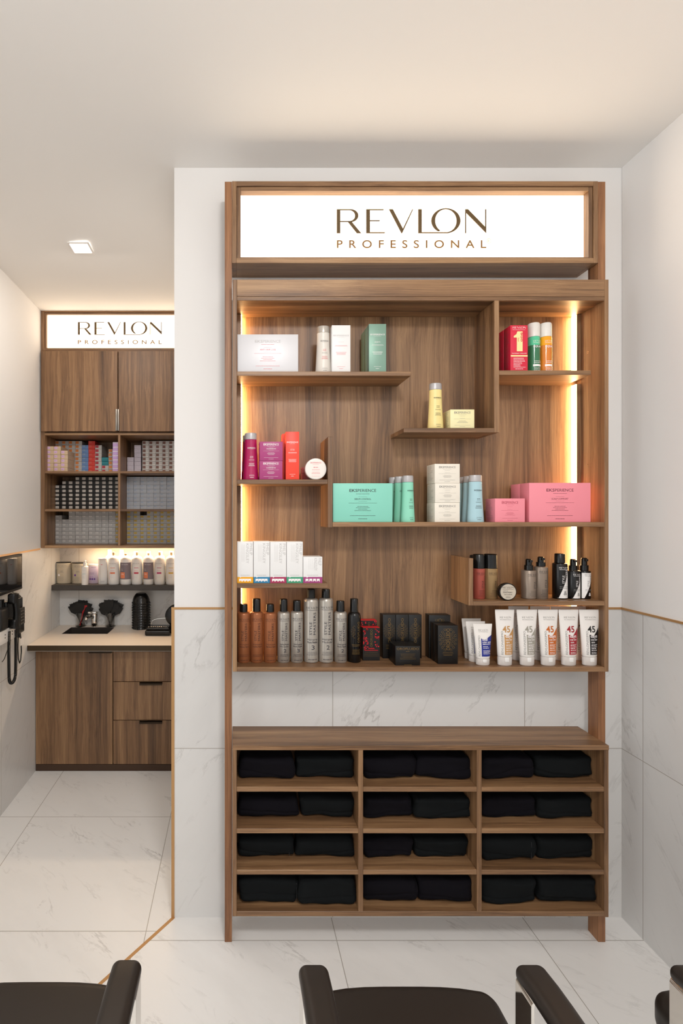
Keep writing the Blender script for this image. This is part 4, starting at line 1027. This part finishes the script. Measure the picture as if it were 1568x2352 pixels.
def pt1(q):
    def f(g, s, r, H):
        g.logo(s, .002, H*.80, r*1.15, INKG); g.lines(s, .002, H*.765, 1, H*.01, 1, r*1.1, r*1.1, INKG)
        g.text(s, 'BLONDERFUL', -r*.72, H*.05, r*.18, INKD, al='l', rot=True, width=H*.62)
        g.rect(s, -r*.5, -r*.24, H*.36, H*.45, q, 2); g.lines(s, -r*.5, H*.30, 4, H*.016, H*.05, r*.6, r*.8, INKG, 'l', seed=2); g.lines(s, 0, H*.60, 3, H*.02, H*.035, r*.4, r*.5, INKG, seed=3)
    return f
tub('beige oval tub with black lid, leftmost on the niche shelf', 128, 163.8, 1290.5, BEI, BLACK, prn=pt1(INKW), group='beige tubs')
tub('beige oval tub with black lid, half behind the white pump bottle', 164.8, 200.5, 1291.5, BEI, BLACK, prn=pt1(PURP), group='beige tubs')
LIL = mat('lilac_tub', (214, 196, 216), .45)
def pt2(g, s, r, H):
    g.text(s, 'REVLON', r*.3, H*.82, H*.06, INKG, width=r*.9)
    for i in range(3): g.rect(s, -r*.55+i*r*.42, -r*.25+i*r*.42, H*.18, H*.28, PURP, 2)
    for i in range(2): g.rect(s, -r*.55+i*r*.42, -r*.25+i*r*.42, H*.31, H*.38, mat('pale_purple', (196, 160, 210), .5), 2)
    g.lines(s, -r*.5, H*.55, 2, H*.02, H*.06, r*.8, r*.9, PURP, 'l', seed=2)
tub('lilac tub with white lid and purple squares', 202, 226, 1295.5, LIL, WHITE, prn=pt2, lidh=.012)
def pt3(g, s, r, H):
    g.text(s, 'BLONDERFUL', -r*.3, H*.16, r*.22, INKF, al='l', rot=True, width=H*.55); g.lines(s, -r*.3, H*.75, 1, H*.03, 1, r*.4, r*.5, INKP, 'l'); g.lines(s, -r*.4, H*.12, 2, H*.012, H*.03, r*.9, r*1.1, INKG, 'l', seed=3)
tub('tall slim white tub beside the row of litre bottles', 225.5, 247, 1282, WHITE, WHITE, y=3.55, prn=pt3, lidh=.01)
# pump bottle in front
yp_ = 3.5145; cx = X(195, yp_)
t = thing('pump_bottle', 'small white pump bottle standing in front of the beige tub', 'bottle', (cx, yp_, ZSH))
r = .0235; H = .128
g = G(); g.lathe(cx, yp_, [(r*.95, ZSH), (r, ZSH+.002), (r, ZSH+H-.006), (r*.8, ZSH+H), (r*.45, ZSH+H+.002)], WHITE, 28)
s = esurf(cx, yp_, [(ZSH, r, r), (ZSH+H, r, r)], ZSH); g.logo(s, -.003, H*.76, r*1.1, INKF); g.lines(s, -.002, H*.58, 1, H*.02, 1, r*1.0, r*1.0, mat('teal_ink', (80, 170, 176), .5)); g.lines(s, -.004, H*.48, 4, H*.012, H*.04, r*.6, r*.9, INKF, seed=3); g.link('bottle_body', t)
g = G(); g.lathe(cx, yp_, [(r*.55, ZSH+H+.0025), (r*.5, ZSH+H+.024), (r*.2, ZSH+H+.025), (r*.2, ZSH+H+.032), (r*.4, ZSH+H+.033), (r*.35, ZSH+H+.038)], WHITE, 20); g.link('pump', t)
TAN = mat('tan_cap', (206, 176, 140), .5); MAUV = mat('mauve_label', (128, 116, 122), .45); ORL = mat('orange_label', (232, 134, 92), .45)
def litre(label, pl, pr, y, pt, ink, style_, group, capm=TAN, wide=False):
    cx = X((pl+pr)/2, y); r = (pr-pl)/2*(y-.025)/F; H = Z(pt, y)-ZSH; hs = Z(1281, y)-ZSH
    t = thing('litre_bottle', label, 'bottle', (cx, y, ZSH), group)
    g = G(); g.lathe(cx, y, [(r*.93, ZSH), (r, ZSH+.004), (r, ZSH+hs-.012), (r*.97, ZSH+hs-.004), (r*.84, ZSH+hs+.004), (r*.5, ZSH+hs+.012), (r*.28, ZSH+hs+.014), (r*.26, ZSH+hs+.018)], WHITE, 32)
    s = esurf(cx, y, [(ZSH, r, r), (ZSH+hs, r, r)], ZSH, .02)
    if style_ == 0:
        g.logo(s, -.002, hs*.78, r*1.2, INKG); g.lines(s, -.002, hs*.75, 1, hs*.01, 1, r*1.1, r*1.1, INKF)
        g.rect(s, -r*.42, r*.42, hs*.62, hs*.637, ink, 4); g.rect(s, -r*.42, r*.42, hs*.41, hs*.47, ink, 4)
        g.lines(s, -.002, hs*.54, 2, hs*.012, hs*.03, r*.6, r*.8, INKP, seed=4, n=2); g.lines(s, -.002, hs*.34, 4, hs*.008, hs*.03, r*.6, r*.8, INKF, seed=5, n=2)
        g.text(s, 'REVLON', -r*.55, hs*.20, r*.12, ink, al='l', rot=True, width=hs*.26)
    else:
        g.rect(s, -r*1.25, r*1.25, hs*.20, hs*.83, MAUV, 14); s2 = esurf(cx, y, [(ZSH, r+.0005, r+.0005), (ZSH+hs, r+.0005, r+.0005)], ZSH, .02)
        g.logo(s2, -.002, hs*.74, r*1.2, INKW); g.rect(s2, -r*.9, 0.0, hs*.24, hs*.47, ORL, 6); g.text(esurf(cx, y, [(ZSH, r+.001, r+.001), (ZSH+hs, r+.001, r+.001)], ZSH, .02), '15%', -r*.45, hs*.37, hs*.05, INKW, width=r*.5)
        g.lines(s2, -r*.6, hs*.58, 2, hs*.02, hs*.05, r*.5, r*.6, INKF, seed=3)
    g.link('bottle_body', t)
    g = G(); z0 = ZSH+hs+.0185; g.lathe(cx, y, [(r*.27, z0), (r*.27, ZSH+H-.001), (r*.22, ZSH+H)], capm, 20); g.link('cap', t)
lit = ((248, 274, 1268, (232, 128, 90), 0, 'orange', 'first'), (276, 301.5, 1271, None, 1, '', 'second'), (302.3, 327, 1268, (196, 56, 80), 0, 'raspberry', 'third'), (329, 353, 1270, None, 1, '', 'fourth'), (354.2, 379, 1268, (184, 44, 100), 0, 'pink', 'fifth'), (380.8, 406, 1268, (224, 180, 84), 0, 'yellow', 'sixth'))
for a, b, pt, col, stl, nm, pos in lit:
    litre((f'white litre bottle with {nm} printed label bar, {pos} in the front row' if col else f'white litre bottle with wide mauve label, {pos} in the front row'), a, b, 3.545, pt, mat('bar_'+nm, col, .5) if col else None, stl, 'litre bottles in the front row')
for i, (pc, pt, lb) in enumerate(((252, 1262, 'white tall necked bottle glowing behind the slim tub'), (279.5, 1262, 'white tall necked bottle behind the first and second litre bottles'), (312, 1266, 'white capped bottle behind the third litre bottle'), (341.5, 1265.5, 'white capped bottle behind the fourth litre bottle'), (369, 1265.5, 'white capped bottle behind the fifth litre bottle'), (394, 1265.5, 'white capped bottle behind the sixth litre bottle'))):
    y = 3.618; cx = X(pc, y); r = .0285; H = Z(pt, y)-ZSH; hs = Z(1277, y)-ZSH
    t = thing('litre_bottle', lb, 'bottle', (cx, y, ZSH), 'bottles in the back row')
    g = G(); g.lathe(cx, y, [(r*.93, ZSH), (r, ZSH+.004), (r, ZSH+hs-.01), (r*.9, ZSH+hs), (r*.6, ZSH+hs+.004)], WHITE, 28); g.link('bottle_body', t)
    g = G(); g.lathe(cx, y, [(r*.6, ZSH+hs+.0045), (r*.52, ZSH+hs+.012), (r*.52, ZSH+H)], WHITE, 20); g.link('cap', t)

# ------------------------------------------------------------------ dye boxes in the cupboard
BW, BH, BD = .0446, .0275, .140
def dyebox(nm, col, labc, spec=.4, lab=(.05, .52, .30, .92), lab2=None, metal=.15):
    m = mat('dye_'+nm, col, spec, metal); l = mat('dyelabel_'+nm, labc, .5); ink = mat('dye_ink', (110, 104, 104), .6)
    g = G(); g.box(-BW/2, BW/2, 0, BD, 0, BH-.0003, m, .0006, 1)
    s = lambda u, v: (-BW/2+u, -.0004, v); s2 = lambda u, v: (-BW/2+u, -.0008, v)
    g.rect(s, lab[0]*BW, lab[1]*BW, lab[2]*BH, lab[3]*BH, l)
    if lab2: g.rect(s, lab2[0]*BW, lab2[1]*BW, lab2[2]*BH, lab2[3]*BH, mat('dyelabel2_'+nm, lab2[4], .5))
    g.lines(s2, lab[0]*BW+.003, (lab[2]+lab[3])/2*BH-.001, 1, .0022, 1, (lab[1]-lab[0])*BW*.55, (lab[1]-lab[0])*BW*.6, ink, 'l', seed=2)
    me = g.link('tube_carton'); mesh = me.data; bpy.data.objects.remove(me); return mesh
proto = {
 'beige': dyebox('beige', (206, 180, 148), (214, 178, 208)),
 'orange': dyebox('orange', (192, 188, 184), (226, 138, 70)),
 'blue': dyebox('blue', (110, 142, 190), (150, 172, 200), lab=(.08, .5, .55, .9)),
 'red': dyebox('red', (214, 62, 52), (226, 96, 78), lab=(.1, .5, .45, .9)),
 'wred': dyebox('wred', (198, 194, 188), (186, 52, 66)),
 'teal': dyebox('teal', (28, 126, 136), (60, 170, 176), lab=(.02, .98, .5, .7)),
 'oran2': dyebox('oran2', (190, 182, 172), (232, 146, 78)),
 'lilac': dyebox('lilac', (190, 156, 204), (228, 214, 232), lab=(.02, .98, .68, .95)),
 'lav': dyebox('lav', (206, 196, 206), (216, 206, 216)),
 'brown': dyebox('brown', (204, 199, 194), (138, 96, 84), lab=(.06, .50, .25, .88), lab2=(.52, .95, .05, .3, (226, 220, 214))),
 'black': dyebox('black', (30, 28, 26), (214, 206, 196), lab=(.04, .56, .22, .84), lab2=(.92, .99, .1, .9, (70, 66, 62))),
 'grey': dyebox('grey', (186, 183, 180), (224, 220, 214), lab=(.08, .5, .5, .86)),
 'silver': dyebox('silver', (192, 194, 200), (186, 198, 214), lab=(.06, .5, .6, .9)),
 'yellow': dyebox('yellow', (182, 178, 172), (222, 188, 84), lab=(.06, .52, .42, .88)),
}
desc = {'beige': 'tan tube carton with pink label', 'orange': 'grey tube carton with orange label', 'blue': 'steel blue tube carton', 'red': 'bright red tube carton',
        'wred': 'white tube carton with crimson label', 'teal': 'teal tube carton', 'oran2': 'pale tube carton with orange label', 'lilac': 'lilac and white tube carton', 'lav': 'pale lavender tube carton',
        'brown': 'white tube carton with brown label', 'black': 'black tube carton with white label', 'grey': 'plain grey tube carton', 'silver': 'shiny silver tube carton', 'yellow': 'grey tube carton with yellow label'}
ordn = ('bottom', '2nd', '3rd', '4th', '5th', '6th', '7th', '8th', '9th'); coln = ('1st', '2nd', '3rd', '4th', '5th', '6th', '7th', '8th', '9th', '10th')
rb_ = random.Random(3)
CART = []
def stack(kind, x, y, zs, n, ci, where, start=0, pitch=.0277):
    jx = rb_.uniform(-.0004, .0004)
    for k in range(start, start+n):
        yy = min(y+rb_.uniform(0, .005), 3.4965)
        lv = 'bottom layer' if k == 0 else f'{ordn[k]} layer up'
        pr = 9
        if kind == 'orange' and ci < 3 and k < (6 if ci < 2 else 5): pr = 0
        elif kind == 'silver': pr = 1
        elif ci == 9 and kind in ('black', 'yellow'): pr = 2
        elif kind == 'yellow' and ci == 7: pr = 3
        elif kind == 'lav': pr = 4
        elif kind == 'orange' and ci < 3 and k == 6: pr = 5
        CART.append((pr, kind, (x+jx+rb_.uniform(-.0005, .0005), yy, zs+k*pitch+.0002), f'{desc[kind]}, {coln[ci]} column, {lv}, {where} compartment', f'{desc[kind]}s in the {where} compartment'))
zr1, zr2, zr3 = zu(1082), zu(1169.2), zu(1253)
yb3 = 3.4885; x0c = X(126.7, yb3)+BW/2+.0002; P_ = .0452
def colx(i, x0=x0c): return x0+i*P_
for i, n in enumerate((6, 7, 7, 8, 8, 8, 8, 8, 8)): stack('black', colx(i), yb3, zr2, n, i, 'middle left')
for i, n in enumerate((7, 6, 8, 8, 8, 8, 8, 8, 8)): stack('grey', colx(i), yb3, zr3, n, i, 'lower left')
# a last column squeezed against the middle panel, seen partly behind it
stack('black', colx(9), yb3, zr2, 8, 9, 'middle left'); stack('yellow', colx(9), yb3, zr3, 8, 9, 'lower left')
x0r = X(291, yb3)+BW/2
for i in range(8):
    stack('silver', colx(i, x0r), yb3, zr2, 8, i, 'middle right')
    stack('yellow', colx(i, x0r), yb3, zr3, 7 if i == 2 else 8, i, 'lower right')
stack('lav', X(292, yb3)+BW/2, yb3, zr1, 4, 0, 'upper right'); stack('lav', X(308.3, yb3)+BW/2, yb3, zr1, 7, 1, 'upper right')
for i in range(5): stack('brown', X(326.5, yb3)+BW/2+i*P_, yb3, zr1, 8, i+2, 'upper right')
ybg = 3.343
for i, n in enumerate((6, 6, 5)): stack('beige', X(107.3, ybg)+BW/2+i*(P_+.0002), ybg, zr1, n, i, 'upper left')
for i in range(4): stack('orange', X(126.5, yb3)+BW/2+i*P_, yb3, zr1, 8, i, 'upper left')
xx = X(126.5, yb3)+BW/2
for i, (k, n) in enumerate((('blue', 7), ('red', 8), ('wred', 7))): stack(k, xx+(4+i)*P_, yb3, zr1, n, i+4, 'upper left')
stack('wred', xx+7*P_, yb3, zr1, 2, 7, 'upper left'); stack('teal', xx+7*P_, yb3, zr1, 2, 7, 'upper left', start=2)
stack('oran2', xx+8*P_, yb3, zr1, 6, 8, 'upper left'); stack('lilac', xu(270.7)-BW/2-.002, 3.345, zr1, 7, 9, 'upper left', pitch=.0277)

order = sorted(range(len(CART)), key=lambda i: (CART[i][0], i)); rest = set(order[:max(0, len(CART)-300)])
sg = G()
for i, (pr, kind, loc, lab_, grp) in enumerate(CART):
    if i in rest:
        me = proto[kind]
        for p in me.polygons: sg.face([tuple(Vector(me.vertices[v].co)+Vector(loc)) for v in p.vertices], me.materials[p.material_index])
    else:
        o = bpy.data.objects.new('tube_carton', proto[kind]); COL.objects.link(o); o.location = loc
        tag(o, lab_, 'box', grp)
tag(sg.link('tube_carton_stock', origin=(-.5, 3.55, zr2)), 'block of shiny silver tube cartons at middle right, with overflow cartons behind the stacks', 'box', None, 'stuff')

# ------------------------------------------------------------------ things on the worktop
BORD = ('leftmost of the fan', 'second from the left', 'third from the left', 'left of the centre', 'central one of the fan', 'right of the centre', 'third from the right', 'second from the right', 'rightmost of the fan')
def cup(label, pc, y, seed, n, red):
    cx = X(pc, y); t = G(); r = .0355; h = .098
    pr = [(r*.93, zc_), (r, zc_+.002), (r, zc_+h), (r-.0018, zc_+h), (r-.0020, zc_+.005), (.001, zc_+.0045)]
    t.lathe(cx, y, pr, GLASS, 36, cap1=False)
    tag(t.link('glass_tumbler', origin=(cx, y, zc_)), label, 'tumbler')
    rd = random.Random(seed)
    for i in range(n):
        q = (i+.5)/n*2-1; a = q*.50+rd.uniform(-.05, .05); b = rd.uniform(-.13, .10)
        L0 = .122+.022*rd.random()-abs(q)*.016
        m = BLKM if i != red else mat('red_brush', (176, 24, 30), .4)
        dx = math.sin(a); dz = math.cos(a)
        fx = cx+dx*-.004+rd.uniform(-.004, .004)-q*.006; fy = y+(.006 if i % 2 else -.008)*rd.uniform(.6, 1.3); fz = zc_+.008
        if i == red: fy = y-.016
        R = Matrix.Rotation(a, 3, 'Y') @ Matrix.Rotation(b*.4, 3, 'X')
        O = Vector((fx, fy, fz))
        th = thing('tint_brush', (f'red handled tint brush among the black ones in the left tumbler' if i == red else f'black tint brush, {BORD[i]}, in the {"left" if red is not None else "right"} tumbler'), 'brush', tuple(O), f'black tint brushes in the {"left" if red is not None else "right"} tumbler' if i != red else None)
        wd = .033; gg = G()
        tot = L0+.022
        prof = [(-.003, 0), (.003, 0), (.0042, L0*.55), (.0080, L0*.70), (wd*.92, L0*.92), (wd, L0*1.16), (-wd, L0*1.16), (-wd*.92, L0*.92), (-.0080, L0*.70), (-.0042, L0*.55)]
        if i == red: prof = [(-.003, 0), (.003, 0), (.004, L0*.7), (.010, L0*1.02), (.020, L0*1.10), (.019, L0*1.16), (-.001, L0*1.13), (-.006, L0*1.0), (-.004, L0*.7)]
        gg.prism(prof, 1, -.0018, .0018, m)
        gg.v = [tuple(O+R @ Vector(v)) for v in gg.v]; gg.link('brush_handle', th)
        gg = G()
        nb = 12
        for k in range(nb):
            xk = -wd*.94+1.88*wd*k/(nb-1); gg.box(xk-.0024, xk+.0024, -.0022, .0022, L0*1.155, L0*1.155+.014+rd.uniform(-.001, .002), BLKM)
        gg.v = [tuple(O+R @ Vector(v)) for v in gg.v]; gg.link('bristles', th)
cup('clear tumbler of tint brushes standing left of the tap', 185.5, 3.618, 5, 9, 6)
cup('clear tumbler of tint brushes standing right of the tap', 253.3, 3.618, 9, 9, None)
# mixing bowls, stacked upside down
bcx = X(324, 3.56); bcy = 3.56
gb = G()
gb.loft(0, 0, [(0, .0615, .0615), (.003, .0625, .0625), (.007, .0600, .0600), (.028, .0575, .0575), (.048, .050, .050), (.062, .040, .040), (.068, .034, .034), (.070, .032, .032)], BLACK, 40, cap0=False)
gb.loft(0, 0, [(.066, .029, .029), (.046, .047, .047), (.026, .0545, .0545), (.001, .0595, .0595)], BLACK, 40, cap0=True, cap1=False)
for k in range(24):
    a = 2*math.pi*k/24; rr = .0605
    gb.box(rr*math.cos(a)-.0022, rr*math.cos(a)+.0022, rr*math.sin(a)-.0022, rr*math.sin(a)+.0022, .004, .011, BLACK, .0008, 1)
for a in (-1.75, 3.14-.1, 0.1):
    gb.box(.060*math.cos(a)-.006, .060*math.cos(a)+.006, .060*math.sin(a)-.006, .060*math.sin(a)+.006, .0, .004, BLACK, .001, 1)
bo = gb.link('mixing_bowl'); bo.location = (bcx, bcy, zc_)
NB = 11; pit = .0172
for k in range(NB):
    o = bo if k == 0 else bo.copy()
    if k: COL.objects.link(o)
    o.location = (bcx+rb_.uniform(-.0008, .0008), bcy, zc_+k*pit); o.rotation_euler = (0, 0, 0.03*rb_.uniform(-1, 1))
    tag(o, f'black mixing bowl upside down in the stack, {"topmost" if k == NB-1 else ("lowest" if k == 0 else ("second","third","fourth","fifth","middle","fifth from top","fourth from top","third from top","second from top")[k-1]+(" one up" if k < 5 else ""))}', 'bowl', 'stacked black mixing bowls')
# heating appliance at the right end
t = thing('countertop_appliance', 'glossy black countertop appliance with clear raised lid at the worktop end', 'appliance', (X(361, 3.38), 3.38, zc_))
ax0, ax1 = X(332.5, 3.33), X(391, 3.33)
g = G(); g.rbox(ax0, ax1, 3.325, 3.45, zc_, zc_+.034, .010, BLACK, 4, 3); g.link('base_tray', t)
g = G(); g.rbox(ax0+.010, ax1-.008, 3.335, 3.44, zc_+.0345, zc_+.050, .007, BLACK, 4, 3)
for k in range(9): g.lathe(ax0+.022+k*.014, 3.352+.004*(k % 2), [(.005, zc_+.0505), (.006, zc_+.054), (.003, zc_+.057)], CHROME, 10)
g.link('upper_tray', t)
g = G()
pth = [(ax0+.030, 3.40, zc_+.052), (ax0+.038, 3.40, zc_+.086), (ax0+.055, 3.40, zc_+.097), (ax0+.10, 3.40, zc_+.104), (ax0+.135, 3.40, zc_+.106)]
for i in range(len(pth)-1):
    a, b = pth[i], pth[i+1]
    for y0_, y1_ in ((3.385, 3.425),):
        g.face([(a[0], y0_, a[2]), (b[0], y0_, b[2]), (b[0], y1_, b[2]), (a[0], y1_, a[2])], CHROME)
        g.face([(a[0], y1_, a[2]-.002), (b[0], y1_, b[2]-.002), (b[0], y0_, b[2]-.002), (a[0], y0_, a[2]-.002)], CHROME)
        g.face([(a[0], y0_, a[2]), (a[0], y0_, a[2]-.002), (b[0], y0_, b[2]-.002), (b[0], y0_, b[2])], CHROME)
g.link('raised_handle', t)
g = G(); cxx = ax1+.028; g.lathe_y(cxx, 3.38, zc_+.118, [(.050, 0), (.066, .004), (.070, .012), (.070, .055), (.064, .062)], BLACK, 36)
g.box(cxx-.040, cxx+.05, 3.385, 3.435, zc_, zc_+.09, BLACK, .006, 3); g.link('round_housing', t)

# ------------------------------------------------------------------ left wall: screen, telephone, socket strip
def YL(px): return -XLL*F/(CX-px)
t = thing('glossy_screen', 'small glossy black screen mounted on the left wall', 'screen', (XLL, 2.86, 1.17))
g = G(); g.box(XLL+.001, XLL+.020, 2.655, 2.962, 1.176, 1.377, BLKM, .002, 2); g.link('frame', t)
g = G(); g.box(XLL+.0202, XLL+.0215, 2.668, 2.949, 1.190, 1.364, mat('dark_glass', (6, 6, 6), .03, spec=.9)); g.link('display', t)
g = G()
for yy in (2.663, 2.955):
    for zz in (1.183, 1.370): g.box(XLL+.020, XLL+.0225, yy-.004, yy+.004, zz-.004, zz+.004, STEEL, .001, 1)
g.link('screws', t)
t = thing('socket_strip', 'white socket trunking on the left wall below the telephone', 'socket', (XLL, 2.65, .938))
g = G(); g.box(XLL+.001, XLL+.045, 2.45, 2.812, .930, 1.000, WHITE, .003, 2); g.link('trunking', t)
g = G()
for k in range(3):
    yy = 2.60+k*.085
    for zz in (.958, .974): g.box(XLL+.0448, XLL+.0456, yy-.004, yy+.004, zz-.003, zz+.003, BLKM)
g.link('outlet', t)
# telephone
t = thing('telephone', 'black wall telephone with keypad, handset and coiled cord on left wall', 'telephone', (XLL, 2.95, 1.0))
g = G(); g.rbox(XLL+.001, XLL+.040, 2.84, YL(57.5), .955, 1.115, .008, BLACK, 3, 3); g.link('base_unit', t)
g = G(); g.rbox(XLL+.041, XLL+.052, YL(46), YL(57.8)-.004, .955, 1.055, .005, BLKM, 3, 2)
for r_ in range(5):
    for c_ in range(3):
        yy = YL(48)+c_*.020; zz = 1.037-r_*.018; g.box(XLL+.0522, XLL+.054, yy, yy+.012, zz-.004, zz+.004, mat('key_grey', (96, 90, 84), .5), .0006, 1)
g.link('keypad', t)
g = G(); hp = []
for k in range(15):
    q = k/14; a = (q-.5)*1.9
    hp.append((XLL+.078-.030*math.cos(a)*-1-.030, 2.865+.012*q, 1.155-.185*q))
g.tube(hp, .02, BLACK, 14, rf=lambda q: .0165+.0115*(abs(q-.5)*2)**3)
g.rbox(XLL+.040, XLL+.085, 2.838, 2.893, 1.105, 1.165, .014, BLACK, 3, 2); g.rbox(XLL+.040, XLL+.085, 2.850, 2.905, .965, 1.02, .014, BLACK, 3, 2)
g.link('handset', t)
g = G(); g.rbox(XLL+.001, XLL+.055, 2.745, 2.835, .975, 1.095, .014, BLKM, 3, 3); g.box(XLL+.002, XLL+.03, 2.80, 2.838, .99, 1.135, BLACK, .003, 2); g.link('cradle', t)
g = G()      # coiled cord hanging in a U
def ucurve(q):
    y0_, y1_ = 2.850, 2.930; z0_, z1_, zb2 = .955, .945, .655
    if q < .40: s_ = q/.40; return Vector((XLL+.048, y0_-.004*math.sin(s_*3), z0_+(zb2+.04-z0_)*s_))
    if q > .60: s_ = (q-.60)/.40; return Vector((XLL+.048, y1_+.004*math.sin(s_*3), zb2+.04+(z1_-zb2-.04)*s_))
    s_ = (q-.40)/.20; a = math.pi*s_; return Vector((XLL+.048, (y0_+y1_)/2-(y1_-y0_)/2*math.cos(a), zb2+.04-.04*math.sin(a)))
pts_ = []; turns = 150; N_ = turns*9
for k in range(N_+1):
    q = k/N_; p = ucurve(q); p2_ = ucurve(min(1, q+.002)); tt = (p2_-p)
    if tt.length < 1e-6: tt = Vector((0, 0, 1))
    tt.normalize(); n1 = Vector((1, 0, 0)); n2 = tt.cross(n1); a = 2*math.pi*turns*q
    pts_.append(p+n1*(.0072*math.cos(a))+n2*(.0072*math.sin(a)))
g.tube(pts_, .0017, BLACK, 5); g.link('coiled_cord', t, sharp=80)
g = G(); g.tube([(XLL+.03, YL(52), .955), (XLL+.03, YL(51), .90), (XLL+.03, YL(50), .82), (XLL+.03, YL(51), .755), (XLL+.03, YL(53.5), .725), (XLL+.03, YL(56), .735), (XLL+.03, YL(57.5), .79), (XLL+.03, YL(56.5), .86), (XLL+.03, YL(54.5), .93)], .0032, BLACK, 8)
g.tube([(XLL+.02, YL(43), .97), (XLL+.02, YL(42), .92), (XLL+.02, YL(35), .86), (XLL+.02, YL(25), .80), (XLL+.02, YL(20), .79)], .002, BLACK, 6)
g.link('power_cord', t, sharp=80)
g = G(); g.rbox(XLL+.018, XLL+.048, YL(45)+.0, YL(57)+.008, .905, .965, .010, BLACK, 3, 2); g.lathe(XLL+.033, YL(51), [(.008, .880), (.010, .905)], BLACK, 14); g.link('plug', t)
g = G(); g.box(XLL+.034, XLL+.0345, YL(53.3), YL(61), .825, .868, WHITE); o = g.link('tag', t); o['label'] = 'white paper tag'
g = G(); g.rbox(XLL+.001, XLL+.03, YL(44.5), YL(56.3), 1.060, 1.128, .007, BLKM, 3, 2)
for k in range(4): g.lathe_y(XLL+.026, YL(56.3)-.001, 1.075+k*.014, [(.0035, 0), (.0035, .006)], BLACK, 8)
g.tube([(XLL+.012, YL(47), 1.128), (XLL+.012, YL(46.7), 1.14), (XLL+.012, YL(46.2), 1.152)], .003, BLACK, 6)
g.link('junction_box', t)

for ch in t.children:
    for v in ch.data.vertices:
        zw = v.co.z+1.0; v.co.z = CH+(zw-CH)*.955-1.0; v.co.y -= .125

# ------------------------------------------------------------------ recessed ceiling lamp
lx, ly = -.762, 2.552; lz = ceil_z(lx, ly)
t = thing('recessed_downlight', 'square recessed white downlight in the niche ceiling', 'ceiling light', (lx, ly, lz))
g = G(); q = .052; q2 = .044
for a in ((-q, q, -q, -q2), (-q, q, q2, q), (-q, -q2, -q2, q2), (q2, q, -q2, q2)): g.box(lx+a[0], lx+a[1], ly+a[2], ly+a[3], lz-.008, lz-.003, WHITE)
g.link('trim_ring', t)
g = G(); g.box(lx-q2, lx+q2, ly-q2, ly+q2, lz-.0045, lz-.0035, LAMP); g.link('diffuser', t)

# ------------------------------------------------------------------ salon armchairs
def chair(label, cx, dy, sgn, tagg, barL, barR):
    """camera looks over the backs; the chair faces +Y"""
    t = thing('salon_armchair', label, 'chair', (cx, .97+dy, 0), 'black salon armchairs')
    g = G()
    def puff(p, H):
        x, y, z = p
        if z > 0: z += .006*(1-(x/H[0])**2)*(1-(y/H[1])**2)
        if y > 0: y -= .022*abs(x/H[0])**3.5
        return (x, y, z)
    g.rbox(cx-.212, cx+.212, .70+dy, 1.222+dy, .405, .497, .034, LEATHER, 5, 8, disp=puff)
    g.link('seat', t, sharp=75)
    g = G(); g.rbox(cx-.200, cx+.200, .665+dy, .735+dy, .50, .80, .03, LEATHER, 4, 6); g.link('backrest', t, sharp=75)
    for sd, bx in ((-1, barL), (1, barR)):
        ax = cx+sd*.2285
        def ap(p, H):
            x, y, z = p
            if y > 0: z -= .012*(y/H[1])**4
            return (x, y, z)
        g = G(); g.rbox(ax-.0315, ax+.0315, .70+dy, 1.094+dy, .624, .662, .0175, LEATHER, 5, 8, disp=ap); g.link('armrest', t, sharp=75)
        g = G(); th = .006; y0_, y1_ = 1.030+dy, 1.088+dy
        s_ = 1 if bx < ax-cx else -1           # bends in under the pad
        xo = cx+bx; prof = [(xo, .42)]
        for k in range(7):
            a = math.pi/2*k/6; prof.append((xo+s_*.012*(1-math.cos(a)), .612+.012*math.sin(a)))
        prof.append((ax+s_*.02, .624))
        inner = [(xo+s_*th, .42)]
        for k in range(7):
            a = math.pi/2*k/6; inner.append((xo+s_*(th+(.012-th)*(1-math.cos(a))), .612+(.012-th)*math.sin(a)))
        inner.append((ax+s_*.02, .624-th))
        g.prism(prof+inner[::-1], 1, y0_, y1_, CHROME)
        g.box(xo, xo+s_*th, .72+dy, y1_, .37, .42, CHROME)                         # lower rail along the seat
        g.box(xo, xo+s_*th, .72+dy, .775+dy, .42, .624, CHROME)
        g.link('arm_frame', t, sharp=30)
    g = G(); g.box(cx-.235, cx+.235, .93+dy, .99+dy, .385, .405, CHROME); g.lathe(cx, .96+dy, [(.035, .03), (.035, .22), (.028, .225), (.028, .388)], CHROME, 24); g.link('column', t)
    g = G(); g.lathe(cx, .96+dy, [(.235, .0), (.235, .010), (.22, .016), (.05, .032), (.036, .034)], CHROME, 48); g.link('base_plate', t)
    return t
chair('black leather salon armchair with right armrest showing, leftmost of the three', -.457, .012, 1, '', -.2, .257)
chair('black leather salon armchair in front of the display unit, middle of the three', .395, 0, 1, '', -.257, .200)
chair('black leather salon armchair cut by the right edge, beside the marble wall', 1.178, 0, 1, '', -.257, .200)

# tidy helper properties
for o in bpy.data.objects:
    if '_o' in o.keys(): del o['_o']
